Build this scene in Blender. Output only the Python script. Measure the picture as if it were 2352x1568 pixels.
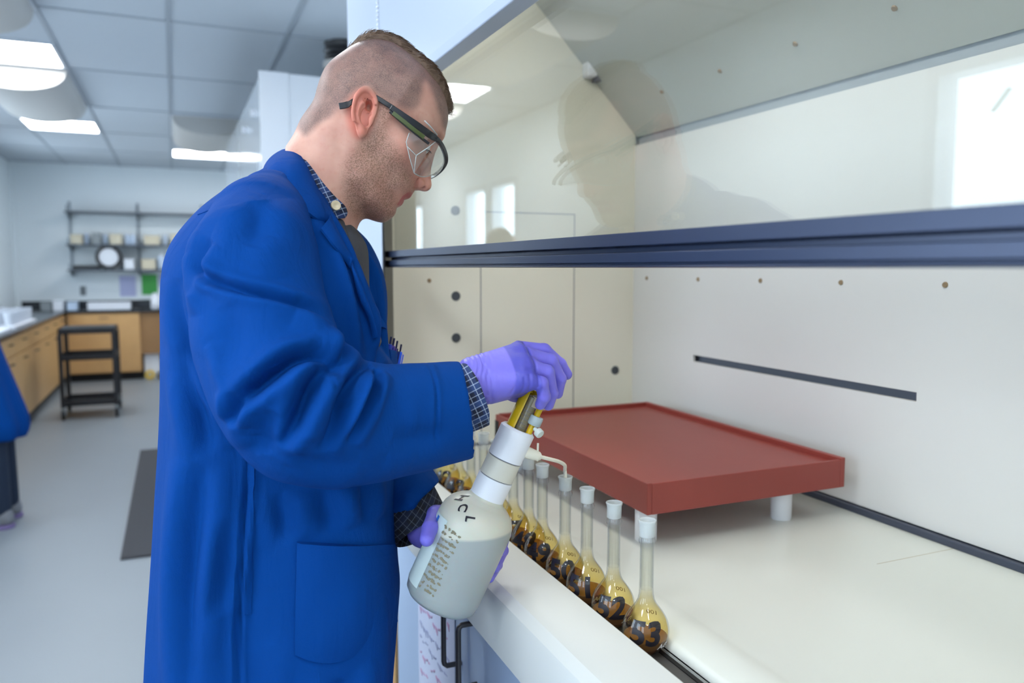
import bpy, bmesh, math, random
import numpy as np
from mathutils import Vector, Matrix
from mathutils.bvhtree import BVHTree
random.seed(7); np.random.seed(7)
for o in list(bpy.data.objects): bpy.data.objects.remove(o)
SC = bpy.context.scene
COL = SC.collection
PI = math.pi

# ------------------------------------------------------------------ camera
CAM_YAW, CAM_PITCH, CAM_H, FPX = 23.24, -5.4, 1.41, 1800.0
cam_data = bpy.data.cameras.new('camera')
cam = bpy.data.objects.new('camera', cam_data); COL.objects.link(cam)
cam.location = (0, 0, CAM_H)
cam.rotation_euler = (math.radians(90 + CAM_PITCH), 0, math.radians(-CAM_YAW))
cam_data.sensor_width = 36.0
cam_data.lens = FPX / 2352 * 36.0
cam_data.clip_start = 0.02
cam_data.dof.use_dof = True
cam_data.dof.focus_distance = 1.06
cam_data.dof.aperture_fstop = 3.6
SC.camera = cam
# ------------------------------------------------------------------ world, view
world = bpy.data.worlds.new('World'); SC.world = world; world.use_nodes = True
bg = world.node_tree.nodes['Background']
bg.inputs[0].default_value = (0.74, 0.87, 1.0, 1); bg.inputs[1].default_value = 6.2
SC.view_settings.view_transform = 'Standard'
SC.view_settings.look = 'None'
SC.view_settings.exposure = 0.38
SC.view_settings.gamma = 1.0
SC.view_settings.use_curve_mapping = False
SC.cycles.use_denoising = True
SC.cycles.max_bounces = 10; SC.cycles.transparent_max_bounces = 24
SC.cycles.diffuse_bounces = 5; SC.cycles.glossy_bounces = 5; SC.cycles.transmission_bounces = 8
SC.cycles.caustics_reflective = False; SC.cycles.caustics_refractive = False
SC.cycles.sample_clamp_indirect = 4.0
PANEL_E = 18.0          # ceiling light panels
HOOD_E = 7.4           # lamp inside the fume cupboard

# ------------------------------------------------------------------ helpers
def lin(c):
    c = c / 255.0
    return c / 12.92 if c <= 0.04045 else ((c + 0.055) / 1.055) ** 2.4
def rgb(r, g, b): return (lin(r), lin(g), lin(b), 1.0)
def mat(name, col, rough=0.5, metal=0.0, bump=0.0, bscale=60.0, var=0.0, vscale=4.0, spec=0.5, coat=0.0, emit=None, estr=0.0, sss=0.0, sheen=0.0):
    m = bpy.data.materials.new(name); m.use_nodes = True
    nt = m.node_tree; b = nt.nodes['Principled BSDF']
    b.inputs['Base Color'].default_value = col
    b.inputs['Roughness'].default_value = rough
    b.inputs['Metallic'].default_value = metal
    b.inputs['Specular IOR Level'].default_value = spec
    b.inputs['Coat Weight'].default_value = coat
    b.inputs['Sheen Weight'].default_value = sheen
    if sss:
        b.inputs['Subsurface Weight'].default_value = sss
        b.inputs['Subsurface Radius'].default_value = (1.0, 0.35, 0.2)
        b.inputs['Subsurface Scale'].default_value = 0.008
    if emit:
        b.inputs['Emission Color'].default_value = emit; b.inputs['Emission Strength'].default_value = estr
    tc = nt.nodes.new('ShaderNodeTexCoord')
    if var:
        n = nt.nodes.new('ShaderNodeTexNoise'); n.inputs['Scale'].default_value = vscale; n.inputs['Detail'].default_value = 5
        nt.links.new(tc.outputs['Object'], n.inputs['Vector'])
        mp = nt.nodes.new('ShaderNodeMapRange'); mp.inputs[3].default_value = 1 - var; mp.inputs[4].default_value = 1 + var
        nt.links.new(n.outputs['Fac'], mp.inputs[0])
        mx = nt.nodes.new('ShaderNodeVectorMath'); mx.operation = 'SCALE'
        mx.inputs[0].default_value = col[:3]; nt.links.new(mp.outputs[0], mx.inputs['Scale'])
        nt.links.new(mx.outputs[0], b.inputs['Base Color'])
    if bump:
        n2 = nt.nodes.new('ShaderNodeTexNoise'); n2.inputs['Scale'].default_value = bscale; n2.inputs['Detail'].default_value = 4
        nt.links.new(tc.outputs['Object'], n2.inputs['Vector'])
        bp = nt.nodes.new('ShaderNodeBump'); bp.inputs['Strength'].default_value = bump; bp.inputs['Distance'].default_value = 0.002
        nt.links.new(n2.outputs['Fac'], bp.inputs['Height']); nt.links.new(bp.outputs[0], b.inputs['Normal'])
    return m
def glassmat(name, tint=(1, 1, 1, 1), ior=1.45, rough=0.0, edge=None, gloss=(1, 1, 1, 1)):
    """thin glass: clear straight through, mirror by Fresnel; edge = darker tint where the wall is seen edge on"""
    m = bpy.data.materials.new(name); m.use_nodes = True; nt = m.node_tree; nt.nodes.clear()
    out = nt.nodes.new('ShaderNodeOutputMaterial'); tr = nt.nodes.new('ShaderNodeBsdfTransparent'); gl = nt.nodes.new('ShaderNodeBsdfGlossy')
    gl.inputs['Roughness'].default_value = rough; gl.inputs['Color'].default_value = gloss
    fr = nt.nodes.new('ShaderNodeFresnel'); fr.inputs['IOR'].default_value = ior
    mx = nt.nodes.new('ShaderNodeMixShader')
    tr.inputs[0].default_value = tint
    if edge:
        lw = nt.nodes.new('ShaderNodeLayerWeight'); lw.inputs['Blend'].default_value = 0.22
        cm = nt.nodes.new('ShaderNodeMix'); cm.data_type = 'RGBA'
        cm.inputs[6].default_value = tint; cm.inputs[7].default_value = edge
        nt.links.new(lw.outputs['Facing'], cm.inputs[0]); nt.links.new(cm.outputs[2], tr.inputs[0])
    ge = nt.nodes.new('ShaderNodeNewGeometry'); im = nt.nodes.new('ShaderNodeMix'); im.data_type = 'FLOAT'   # same reflectance from both faces of the pane
    im.inputs[2].default_value = ior; im.inputs[3].default_value = 1/ior
    nt.links.new(ge.outputs['Backfacing'], im.inputs[0]); nt.links.new(im.outputs[0], fr.inputs['IOR'])
    nt.links.new(fr.outputs[0], mx.inputs[0]); nt.links.new(tr.outputs[0], mx.inputs[1]); nt.links.new(gl.outputs[0], mx.inputs[2])
    nt.links.new(mx.outputs[0], out.inputs[0])
    return m
def translucent(name, col, trans=0.5, rough=0.5):
    """milky plastic: partly diffuse, partly see-through"""
    m = bpy.data.materials.new(name); m.use_nodes = True; nt = m.node_tree; nt.nodes.clear()
    out = nt.nodes.new('ShaderNodeOutputMaterial'); d = nt.nodes.new('ShaderNodeBsdfPrincipled'); t = nt.nodes.new('ShaderNodeBsdfTransparent')
    d.inputs['Base Color'].default_value = col; d.inputs['Roughness'].default_value = rough
    t.inputs[0].default_value = (*[min(1, c ** .5) for c in col[:3]], 1)
    mx = nt.nodes.new('ShaderNodeMixShader'); mx.inputs[0].default_value = trans
    nt.links.new(d.outputs[0], mx.inputs[1]); nt.links.new(t.outputs[0], mx.inputs[2]); nt.links.new(mx.outputs[0], out.inputs[0])
    return m

class MB:
    def __init__(s): s.v = []; s.f = []
    def add(s, vs, fs):
        k = len(s.v); s.v += [tuple(float(c) for c in v) for v in vs]; s.f += [tuple(i + k for i in f) for f in fs]; return s
    def box(s, x0, x1, y0, y1, z0, z1):
        return s.add([(x0,y0,z0),(x1,y0,z0),(x1,y1,z0),(x0,y1,z0),(x0,y0,z1),(x1,y0,z1),(x1,y1,z1),(x0,y1,z1)],
                     [(0,3,2,1),(4,5,6,7),(0,1,5,4),(1,2,6,5),(2,3,7,6),(3,0,4,7)])
    def prism(s, poly, lo, hi, axis='y'):
        """extrude a closed polygon (list of 2D points) along an axis"""
        n = len(poly)
        def P(p, t): return {'y': (p[0], t, p[1]), 'x': (t, p[0], p[1]), 'z': (p[0], p[1], t)}[axis]
        return s.add([P(p, lo) for p in poly] + [P(p, hi) for p in poly],
                     [tuple(range(n))[::-1], tuple(range(n, 2*n))] + [(i, (i+1) % n, n+(i+1) % n, n+i) for i in range(n)])
    def tube(s, pts, r, n=12, cap=True):
        pts = [Vector(p) for p in pts]; rs = r if hasattr(r, '__len__') else [r]*len(pts)
        vs = []; fs = []; up = None
        for i, p in enumerate(pts):
            d = (pts[min(i+1, len(pts)-1)] - pts[max(i-1, 0)]).normalized()
            if up is None: up = d.orthogonal().normalized()
            up = (up - d * up.dot(d)).normalized(); w = d.cross(up)
            for k in range(n):
                a = 2*PI*k/n; vs.append(p + (up*math.cos(a) + w*math.sin(a)) * rs[i])
        for i in range(len(pts)-1):
            for k in range(n): fs.append((i*n+k, i*n+(k+1) % n, (i+1)*n+(k+1) % n, (i+1)*n+k))
        if cap: fs += [tuple(range(n))[::-1], tuple(range((len(pts)-1)*n, len(pts)*n))]
        return s.add(vs, fs)
    def lathe(s, prof, base=(0,0,0), axis=(0,0,1), n=32, arc=(0, 2*PI)):
        """prof = [(r, t)...] revolved about axis through base"""
        ax = Vector(axis).normalized(); u = ax.orthogonal().normalized() if abs(ax.z) < .999 else Vector((1,0,0)); w = ax.cross(u); b = Vector(base)
        vs = []; fs = []; full = abs(arc[1]-arc[0]-2*PI) < 1e-6; m = n if full else n+1
        for r, t in prof:
            for k in range(m):
                a = arc[0] + (arc[1]-arc[0])*k/n; vs.append(b + ax*t + (u*math.cos(a)+w*math.sin(a))*max(r, 1e-5))
        for i in range(len(prof)-1):
            for k in range(n if full else n):
                k2 = (k+1) % m
                if not full and k+1 >= m: continue
                fs.append((i*m+k, i*m+k2, (i+1)*m+k2, (i+1)*m+k))
        return s.add(vs, fs)
    def grid(s, G, thick=None):
        """G[i][j] = point; thick = list of second-layer points for a closed sheet"""
        n = len(G); m = len(G[0])
        vs = [p for row in G for p in row]; fs = [(i*m+j, i*m+j+1, (i+1)*m+j+1, (i+1)*m+j) for i in range(n-1) for j in range(m-1)]
        if thick is not None:
            k = n*m; vs += [p for row in thick for p in row]
            fs += [(k+i*m+j, k+(i+1)*m+j, k+(i+1)*m+j+1, k+i*m+j+1) for i in range(n-1) for j in range(m-1)]
            ring = [(0, j) for j in range(m)] + [(i, m-1) for i in range(1, n)] + [(n-1, j) for j in range(m-2, -1, -1)] + [(i, 0) for i in range(n-2, 0, -1)]
            ids = [i*m+j for i, j in ring]
            for a, b in zip(ids, ids[1:]+ids[:1]): fs.append((b, a, a+k, b+k))
        return s.add(vs, fs)
    def mesh(s, name):
        me = bpy.data.meshes.new(name); me.from_pydata(s.v, [], s.f); me.update(); return me
def obj(name, mb, m=None, parent=None, bevel=0.0, smooth=None, sub=0, fixn=True):
    me = mb.mesh(name) if isinstance(mb, MB) else mb
    me.name = name
    if fixn:
        bm = bmesh.new(); bm.from_mesh(me); bmesh.ops.recalc_face_normals(bm, faces=bm.faces); bm.to_mesh(me); bm.free()
    if m is not None:
        for x in (m if isinstance(m, (list, tuple)) else [m]): me.materials.append(x)
    o = bpy.data.objects.new(name, me); COL.objects.link(o)
    if parent is not None: o.parent = parent
    if smooth:
        me.polygons.foreach_set('use_smooth', [True]*len(me.polygons))
        if smooth != 'all': me.set_sharp_from_angle(angle=math.radians(smooth))
    if bevel:
        b = o.modifiers.new('bevel', 'BEVEL'); b.width = bevel; b.segments = 2; b.limit_method = 'ANGLE'; b.harden_normals = False
    if sub:
        b = o.modifiers.new('sub', 'SUBSURF'); b.levels = sub; b.render_levels = sub
    return o
def tag(o, label=None, cat=None, group=None, kind=None):
    if label: o['label'] = label
    if cat: o['category'] = cat
    if group: o['group'] = group
    if kind: o['kind'] = kind
    return o
def thing(name, label, cat, loc=(0,0,0), rz=0, group=None):
    o = bpy.data.objects.new(name, None); COL.objects.link(o); o.empty_display_size = .05
    o.location = loc; o.rotation_euler = (0, 0, rz)
    return tag(o, label, cat, group)
def struct(name, mb, m, **k): return tag(obj(name, mb, m, **k), kind='structure')
def dup(root, loc=None, rz=None, label=None):
    r = root.copy(); COL.objects.link(r)
    if loc is not None: r.location = loc
    if rz is not None: r.rotation_euler = (0, 0, rz)
    if label: r['label'] = label
    for ch in list(root.children):
        c = ch.copy(); COL.objects.link(c); c.parent = r
        for g in ch.children:
            d = g.copy(); COL.objects.link(d); d.parent = c
    return r
def text_mesh(txt, size, depth=0.0, bold=0.0, font_shear=0.0):
    cu = bpy.data.curves.new('t', 'FONT'); cu.body = txt; cu.size = size; cu.offset = bold; cu.extrude = depth; cu.shear = font_shear
    cu.align_x = 'CENTER'; cu.align_y = 'CENTER'; cu.resolution_u = 3
    o = bpy.data.objects.new('t', cu); COL.objects.link(o)
    dg = bpy.context.evaluated_depsgraph_get(); me = bpy.data.meshes.new_from_object(o.evaluated_get(dg))
    bpy.data.objects.remove(o)
    bm = bmesh.new(); bm.from_mesh(me)
    bmesh.ops.triangulate(bm, faces=bm.faces)
    for _ in range(2):
        es = [e for e in bm.edges if e.calc_length() > size*0.12]
        if es: bmesh.ops.subdivide_edges(bm, edges=es, cuts=1)
        bmesh.ops.triangulate(bm, faces=bm.faces)
    bm.to_mesh(me); bm.free()
    return me
# pixel rays (2352 x 1568) -> points on real planes of the room
_a = math.radians(CAM_YAW); _p = math.radians(CAM_PITCH)
_f = np.array([math.sin(_a)*math.cos(_p), math.cos(_a)*math.cos(_p), math.sin(_p)]); _R = np.array([math.cos(_a), -math.sin(_a), 0.0]); _U = np.cross(_R, _f)
_C = np.array([0, 0, CAM_H])
def ray(x, y): return _f + _R*(x-1176)/FPX - _U*(y-784)/FPX
def atX(x, y, X): r = ray(x, y); return _C + r*X/r[0]
def atY(x, y, Y): r = ray(x, y); return _C + r*Y/r[1]
def atZ(x, y, Z): r = ray(x, y); return _C + r*(Z-CAM_H)/r[2]
def atD(x, y, D): return _C + ray(x, y)*D
# ------------------------------------------------------------------ materials of the room
M_wall = mat('wall_paint', rgb(234, 241, 244), 0.75, bump=0.05, bscale=200)
M_ceil = mat('ceiling_tile', rgb(196, 203, 210), 0.9, bump=0.25, bscale=350, var=0.02, vscale=60)
M_tbar = mat('ceiling_tbar', rgb(168, 176, 184), 0.6)
M_floor = mat('vinyl_floor', rgb(136, 143, 148), 0.42, var=0.05, vscale=1.3, bump=0.03, bscale=30)
M_white = mat('white_metal', rgb(214, 219, 226), 0.32)
M_whiteg = mat('glossy_white', rgb(214, 222, 230), 0.12, coat=0.3)
M_duct = mat('diffuser_metal', rgb(196, 194, 190), 0.55)
M_black = mat('black_metal', rgb(28, 28, 32), 0.4)
M_blackr = mat('black_rubber', rgb(22, 22, 24), 0.7)
M_top = mat('black_epoxy_top', rgb(40, 44, 50), 0.25)
M_wood = mat('maple_wood', rgb(205, 160, 105), 0.4, var=0.08, vscale=9)
M_wood2 = mat('kneehole_wood', rgb(150, 112, 72), 0.5, var=0.08, vscale=9)
M_dark = mat('dark_gap', rgb(18, 18, 20), 0.6)
M_frame = mat('window_frame', rgb(205, 210, 214), 0.4)
M_emit = mat('light_panel', rgb(250, 250, 250), 0.6, emit=(0.94, 0.97, 1.0, 1), estr=PANEL_E)
M_pane = glassmat('window_glass', (0.97, 0.99, 1, 1), 1.35)
# ------------------------------------------------------------------ shell
WX, EX, SY, NY, CZ = -1.82, 1.36, -3.2, 11.45, 2.71
struct('floor', MB().box(WX-.15, EX+.15, SY-.15, NY+.15, -.1, 0), M_floor)
struct('ceiling', MB().box(WX-.15, EX+.15, SY-.15, NY+.15, CZ, CZ+.1), M_ceil)
struct('wall_north', MB().box(WX-.15, EX+.15, NY, NY+.15, 0, CZ), M_wall)
struct('wall_south', MB().box(WX-.15, EX+.15, SY-.15, SY, 0, CZ), M_wall)
struct('wall_east', MB().box(EX, EX+.15, SY, NY, 0, CZ), M_wall)
wins = [(-1.9, -.9), (-.5, .5), (1.05, 2.28), (4.07, 4.62), (6.42, 7.0), (7.14, 7.72), (9.25, 10.2)]
wz0, wz1 = 0.98, 2.19
mb = MB(); y = SY
for a, b in wins:
    mb.box(WX-.15, WX, y, a, 0, CZ); mb.box(WX-.15, WX, a, b, 0, wz0); mb.box(WX-.15, WX, a, b, wz1, CZ); y = b
mb.box(WX-.15, WX, y, NY, 0, CZ)
struct('wall_west', mb, M_wall)
for i, (a, b) in enumerate(wins):
    f = MB(); t = .035
    f.box(WX-.1, WX+.012, a-.02, a+t, wz0-.02, wz1+.02).box(WX-.1, WX+.012, b-t, b+.02, wz0-.02, wz1+.02).box(WX-.1, WX+.012, a+t, b-t, wz1-t, wz1+.02).box(WX-.1, WX+.05, a+t, b-t, wz0-.02, wz0+t)
    w = struct('window_%d' % (i+1), f, M_frame, bevel=.004)
    obj('pane', MB().box(WX-.07, WX-.064, a+t, b-t, wz0+t, wz1-t), M_pane, w)
M_tape = mat('green_tape', rgb(120, 190, 160), 0.7)
for (yy, zz) in ((2.06, 1.99), (4.40, 1.94)):
    o = obj('tape_strip', MB().prism([(yy, zz), (yy+.015, zz+.008), (yy-.05, zz+.085), (yy-.065, zz+.075)], WX-.064, WX-.062, 'x'), M_tape)
    tag(o, 'small green tape strip stuck on the window %s' % ('nearest the fume hood front' if yy < 3 else 'further up the room'), 'tape')
# ceiling grid
g = MB()
for k in range(-3, 4):
    x = .02 + .61*k
    if WX < x < EX: g.box(x-.012, x+.012, SY, NY, CZ-.006, CZ+.001)
yl = 3.33
for k in range(-5, 7):
    yy = 3.33 + 1.33*k
    if SY < yy < NY: g.box(WX, EX, yy-.012, yy+.012, CZ-.0055, CZ+.001)
struct('trim_1', g, M_tbar)
# base trim
struct('baseboard_north', MB().box(WX, EX, NY-.012, NY, 0, .1), M_blackr)
struct('baseboard_west', MB().box(WX, WX+.012, SY, NY, 0, .1), M_blackr)
# corner conduit, north-west
struct('trim_2', MB().box(WX, WX+.05, NY-.05, NY, .1, CZ), M_wall)
# ceiling lights
def ceil_light(x, y, label):
    t = thing('ceiling_light', label, 'light', (x, y, CZ), 0, 'square ceiling lights')
    f = MB(); w = .3
    f.box(-w, w, -w, -w+.02, -.016, 0).box(-w, w, w-.02, w, -.016, 0).box(-w, -w+.02, -w+.02, w-.02, -.016, 0).box(w-.02, w, -w+.02, w-.02, -.016, 0)
    obj('frame', f, M_white, t)
    p = MB(); n = 12
    G = [[(-.28+.56*i/n, -.28+.56*j/n, -.006-.012*math.sin(PI*i/n)*math.sin(PI*j/n)) for j in range(n+1)] for i in range(n+1)]
    p.grid(G)
    o = obj('diffuser', p, M_emit, t, smooth='all')
    return t
ceil_light(-.893, 5.66, 'bright square ceiling light at the left edge, above the row of air diffusers')
ceil_light(-.893, 8.34, 'bright square ceiling light behind the rounded diffuser, nearest the left corner')
ceil_light(.325, 9.83, 'bright ceiling light furthest back, next to the far white cabinet')
for (x, y, w_) in ((-.893, 2.98, 'to the left of the aisle, between camera and the first diffuser'), (-.893, .3, 'left of the camera'), (.325, 2.6, 'above and behind the man'), (.325, -1.0, 'behind the camera on the hood side'), (-.893, -2.3, 'furthest behind the camera')):  # fixtures out of view, added to light the room
    ceil_light(x, y, 'added unseen ceiling light '+w_)
# half-round air diffusers
def diffuser(x, y0, y1, label):
    t = thing('air_diffuser', label, 'air vent', (x, y0, CZ), 0, 'half-round air diffusers')
    n = 24; arc = []
    for k in range(n+1):
        a = PI*k/n; arc.append((-.29*math.cos(a), -.012-.145*math.sin(a)**.8))
    L = y1-y0
    m = MB().prism([(-.29, -.001)] + arc + [(.29, -.001)], 0.012, L-.012, 'y')
    obj('barrel', m, M_duct, t, smooth=30)
    obj('flange', MB().box(-.303, .303, 0, L, -.008, 0), M_white, t)
diffuser(-.893, 3.62, 4.72, 'grey half-round ceiling diffuser in the top left corner')
diffuser(-.893, 6.00, 7.32, 'half-round ceiling diffuser directly behind the nearest bright light')
diffuser(.325, 7.40, 8.62, 'half-round ceiling diffuser beside the far white cabinet')
# vertical pipe and black duct over the second hood
d = thing('exhaust_duct', 'black exhaust duct against the ceiling behind the man\'s head', 'duct', (.955, 4.72, 2.445))
pr = []
for k in range(7): pr += [(.112, .01+k*.034), (.102, .027+k*.034)]
obj('hose', MB().lathe([(0.0, 0), (.11, 0)]+pr+[(.108, .263), (0.0, .263)], n=28), M_black, d, smooth=40)
obj('collar_band', MB().lathe([(.108, .11), (.118, .11), (.118, .15), (.108, .15)], n=28), M_duct, d, smooth=40)

# ------------------------------------------------------------------ far benches
def cabinet(name, label, x0, x1, y0, y1, z0, z1, face, doors, drawers=True, group=None, wood=None):
    """base cabinet; face = '-y' or '+x' or '-x': which way the doors look"""
    wood = wood or M_wood
    t = thing(name, label, 'cabinet', ((x0+x1)/2, (y0+y1)/2, 0), 0, group)
    cx, cy = (x0+x1)/2, (y0+y1)/2
    X0, X1, Y0, Y1 = x0-cx, x1-cx, y0-cy, y1-cy
    if face == '-y': kick = (X0, X1, Y0+.07, Y1)
    elif face == '+x': kick = (X0, X1-.07, Y0, Y1)
    else: kick = (X0+.07, X1, Y0, Y1)
    obj('body', MB().box(X0, X1, Y0, Y1, z0+.1, z1), wood, t, bevel=.002)
    obj('toe_kick', MB().box(*kick, 0, z0+.1), M_blackr, t)
    a0, a1 = (X0, X1) if face == '-y' else (Y0, Y1)
    w = (a1-a0)/doors
    for i in range(doors):
        p, q = a0+w*i+.004, a0+w*(i+1)-.004
        for (b0, b1, nm) in (((z0+.11, z1-.17, 'door'), (z1-.16, z1-.01, 'drawer')) if drawers else ((z0+.11, z1-.01, 'door'),)):
            if face == '-y':
                dd = obj(nm, MB().box(p, q, Y0-.018, Y0-.0005, b0, b1), wood, t, bevel=.003)
                c = (p+q)/2; zc = b1-.05
                obj('handle', MB().tube([(c-.05, Y0-.018, zc), (c-.05, Y0-.045, zc), (c+.05, Y0-.045, zc), (c+.05, Y0-.018, zc)], .004, 6), M_black, dd)
            else:
                s = 1 if face == '+x' else -1; xf = X1 if s > 0 else X0
                dd = obj(nm, MB().box(min(xf+s*.0005, xf+s*.018), max(xf+s*.0005, xf+s*.018), p, q, b0, b1), wood, t, bevel=.003)
                c = (p+q)/2; zc = b1-.05
                obj('handle', MB().tube([(xf+s*.018, c-.05, zc), (xf+s*.045, c-.05, zc), (xf+s*.045, c+.05, zc), (xf+s*.018, c+.05, zc)], .004, 6), M_black, dd)
    return t
BZ = .885
cabinet('base_cabinet', 'maple corner cabinet under the black worktop behind the black cart', -1.22, -.42, 10.88, 11.43, 0, BZ-.035, '-y', 1, False, 'maple base cabinets')
for i, lab in enumerate(('nearest maple cabinet of the left-hand bench, beside the person in blue', 'second maple cabinet of the left-hand bench', 'third maple cabinet of the left-hand bench', 'maple cabinet of the left-hand bench nearest the far corner, left of the cart')):
    cabinet('base_cabinet', lab, -1.8, -1.25, 5.72+1.27*i, 5.72+1.27*(i+1)-.004, 0, BZ-.035, '+x', 2, True, 'maple base cabinets')
obj_k = thing('kneehole_desk', 'brown wooden kneehole under the far worktop, white boxes inside', 'desk', (.0, 11.15, 0))
obj('back_panel', MB().box(-.42, .44, .24, .275, 0, BZ-.036), M_wood2, obj_k)
obj('apron', MB().box(-.42, .44, -.26, -.235, .32, BZ-.036), M_wood2, obj_k)
obj('end_panel', MB().box(.42, .44, -.27, .24, 0, BZ-.036), M_wood2, obj_k)
o = obj('countertop', MB().box(-1.8, -1.215, 5.7, 10.838, BZ-.033, BZ), M_top, bevel=.004)
tag(o, 'black worktop running along the left wall under the windows', 'countertop')
o = obj('countertop', MB().box(-1.8, .46, 10.84, 11.43, BZ-.033, BZ), M_top, bevel=.004)
tag(o, 'black worktop along the far wall under the shelves', 'countertop')
struct('trim_3', MB().box(-1.78, .46, 11.43, 11.449, BZ, BZ+.1), M_top)
# wall shelves
sh = thing('wall_shelf', 'grey wall shelving with three long boards on the far wall', 'shelf', (-.42, 11.44, 0))
M_shelf = mat('shelf_metal', rgb(84, 92, 102), 0.4)
M_upr = mat('upright_metal', rgb(150, 160, 168), 0.4)
for z in (2.105, 1.70, 1.385):
    obj('shelf_board', MB().box(-.80, 1.25, -.3, 0, z-.022, z), M_shelf, sh, bevel=.003)
for x in (-.77, .01, .79):
    obj('upright', MB().box(x-.015, x+.015, -.012, 0, 1.30, 2.24), M_upr, sh)
    for z in (2.105, 1.70, 1.385):
        obj('bracket', MB().prism([(-.28, z-.024), (0, z-.024), (0, z-.09)], x-.006, x+.006, 'x').box(x-.006, x+.006, -.3, -.296, z, z+.07), M_shelf, sh)
M_cream = mat('cream_card', rgb(206, 196, 172), 0.6); M_blueish = mat('pale_blue_plastic', rgb(196, 212, 232), 0.4); M_greyb = mat('grey_card', rgb(140, 146, 148), 0.6)
M_whitep = mat('white_plastic', rgb(228, 230, 236), 0.35); M_yellow = mat('yellow_plastic', rgb(235, 195, 20), 0.35)
def bottle(name, label, loc, r, h, m, capm, group):
    t = thing(name, label, 'bottle', loc, 0, group)
    obj('body', MB().lathe([(0, 0), (r*.9, 0), (r, .01), (r, h*.68), (r*.85, h*.78), (r*.4, h*.86), (r*.4, h*.9), (0, h*.9)], n=20), m, t, smooth=50)
    obj('cap', MB().lathe([(0, h*.88), (r*.5, h*.88), (r*.5, h), (0, h)], n=16), capm, t, smooth=40)
    return t
def carton(label, x0, x1, y0, y1, z, h, m, group=None, name='box'):
    t = thing(name, label, 'box', ((x0+x1)/2, (y0+y1)/2, z), 0, group); w = (x1-x0)/2; d = (y1-y0)/2
    obj('carton', MB().box(-w, w, -d, d, 0, h*.86), m, t, bevel=.003)
    obj('lid', MB().box(-w-.003, w+.003, -d-.003, d+.003, h*.86, h), m, t, bevel=.003)
    return t
shx = [(-1.17, -1.04, .12, M_cream, 'cream box at the left end of the middle wall shelf'), (-.93, -.84, .14, M_greyb, 'grey box between two pale blue bottles on the middle wall shelf'), (-.73, -.60, .13, M_cream, 'cream box right of the pale blue bottles on the middle wall shelf'),
       (-.34, -.16, .12, M_cream, 'low cream box right of the shelf upright, middle shelf'), (-.02, .08, .14, M_cream, 'cream box near the man\'s shoulder on the middle wall shelf')]
for x0, x1, h, m, lab in shx: carton(lab, x0, x1, 11.17, 11.36, 1.70, h, m, 'boxes on the wall shelves')
for x, lab in ((-1.0, 'pale blue bottle left of the grey box, middle wall shelf'), (-.79, 'pale blue bottle right of the grey box, middle wall shelf'), (-.54, 'pale blue bottle right of the second cream box, middle wall shelf'), (-.47, 'pale blue bottle nearest the shelf upright, middle wall shelf'), (-.09, 'pale bottle between the cream boxes, middle wall shelf')):
    bottle('plastic_bottle', lab, (x, 11.27, 1.70), .032, .15, M_blueish, M_whitep, 'bottles on the wall shelves')
carton('long low black tray at the left end of the lowest wall shelf', -1.16, -.86, 11.16, 11.38, 1.385, .05, M_black, 'boxes on the wall shelves', 'tray')
carton('pale box right of the round dial on the lowest wall shelf', -.58, -.47, 11.17, 11.36, 1.385, .13, M_whitep, 'boxes on the wall shelves')
carton('cream box right of the shelf upright on the lowest wall shelf', -.38, -.22, 11.17, 11.36, 1.385, .13, M_cream, 'boxes on the wall shelves')
bottle('plastic_bottle', 'pale blue bottle on the lowest wall shelf right of the cream box', (-.15, 11.27, 1.385), .05, .2, M_blueish, M_whitep, 'bottles on the wall shelves')
ck = thing('wall_clock', 'round white dial with a thick black rim standing on the lowest wall shelf', 'clock', (-.755, 11.2, 1.385))
obj('rim', MB().lathe([(.112, -.03), (.15, -.03), (.155, 0), (.15, .03), (.112, .03)] + [(.112, -.03)], (0, 0, .155), (0, -1, 0), 40), M_black, ck, smooth=40)
obj('dial', MB().lathe([(0, .012), (.113, .012), (.113, .0), (0, .0)], (0, 0, .155), (0, -1, 0), 40), M_whitep, ck, smooth=40)
# notices, socket
M_lav = mat('lavender_paper', rgb(186, 190, 226), 0.7); M_green = mat('green_paper', rgb(80, 175, 85), 0.7)
def paper(label, m, x0, x1, z0, z1, name='notice'):
    o = obj(name, MB().box(x0, x1, NY-.003, NY-.0005, z0, z1), m); tag(o, label, 'notice', 'notices on the far wall')
paper('lavender notice on the far wall left of the green one', M_lav, -.66, -.47, 1.03, 1.30)
paper('bright green notice on the far wall', M_green, -.40, -.21, 1.05, 1.32)
paper('lavender notice on the far wall right of the green one', M_lav, -.19, -.03, 1.15, 1.31)
so = obj('wall_socket', MB().box(-1.12, -1.05, NY-.008, NY-.0005, 1.05, 1.17), mat('socket_grey', rgb(150, 158, 164), .4), bevel=.003); tag(so, 'grey double socket on the far wall under the shelves', 'socket')
obj('outlet', MB().box(-1.1, -1.07, NY-.011, NY-.007, 1.065, 1.10).box(-1.1, -1.07, NY-.011, NY-.007, 1.12, 1.155), M_dark, so)
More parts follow.
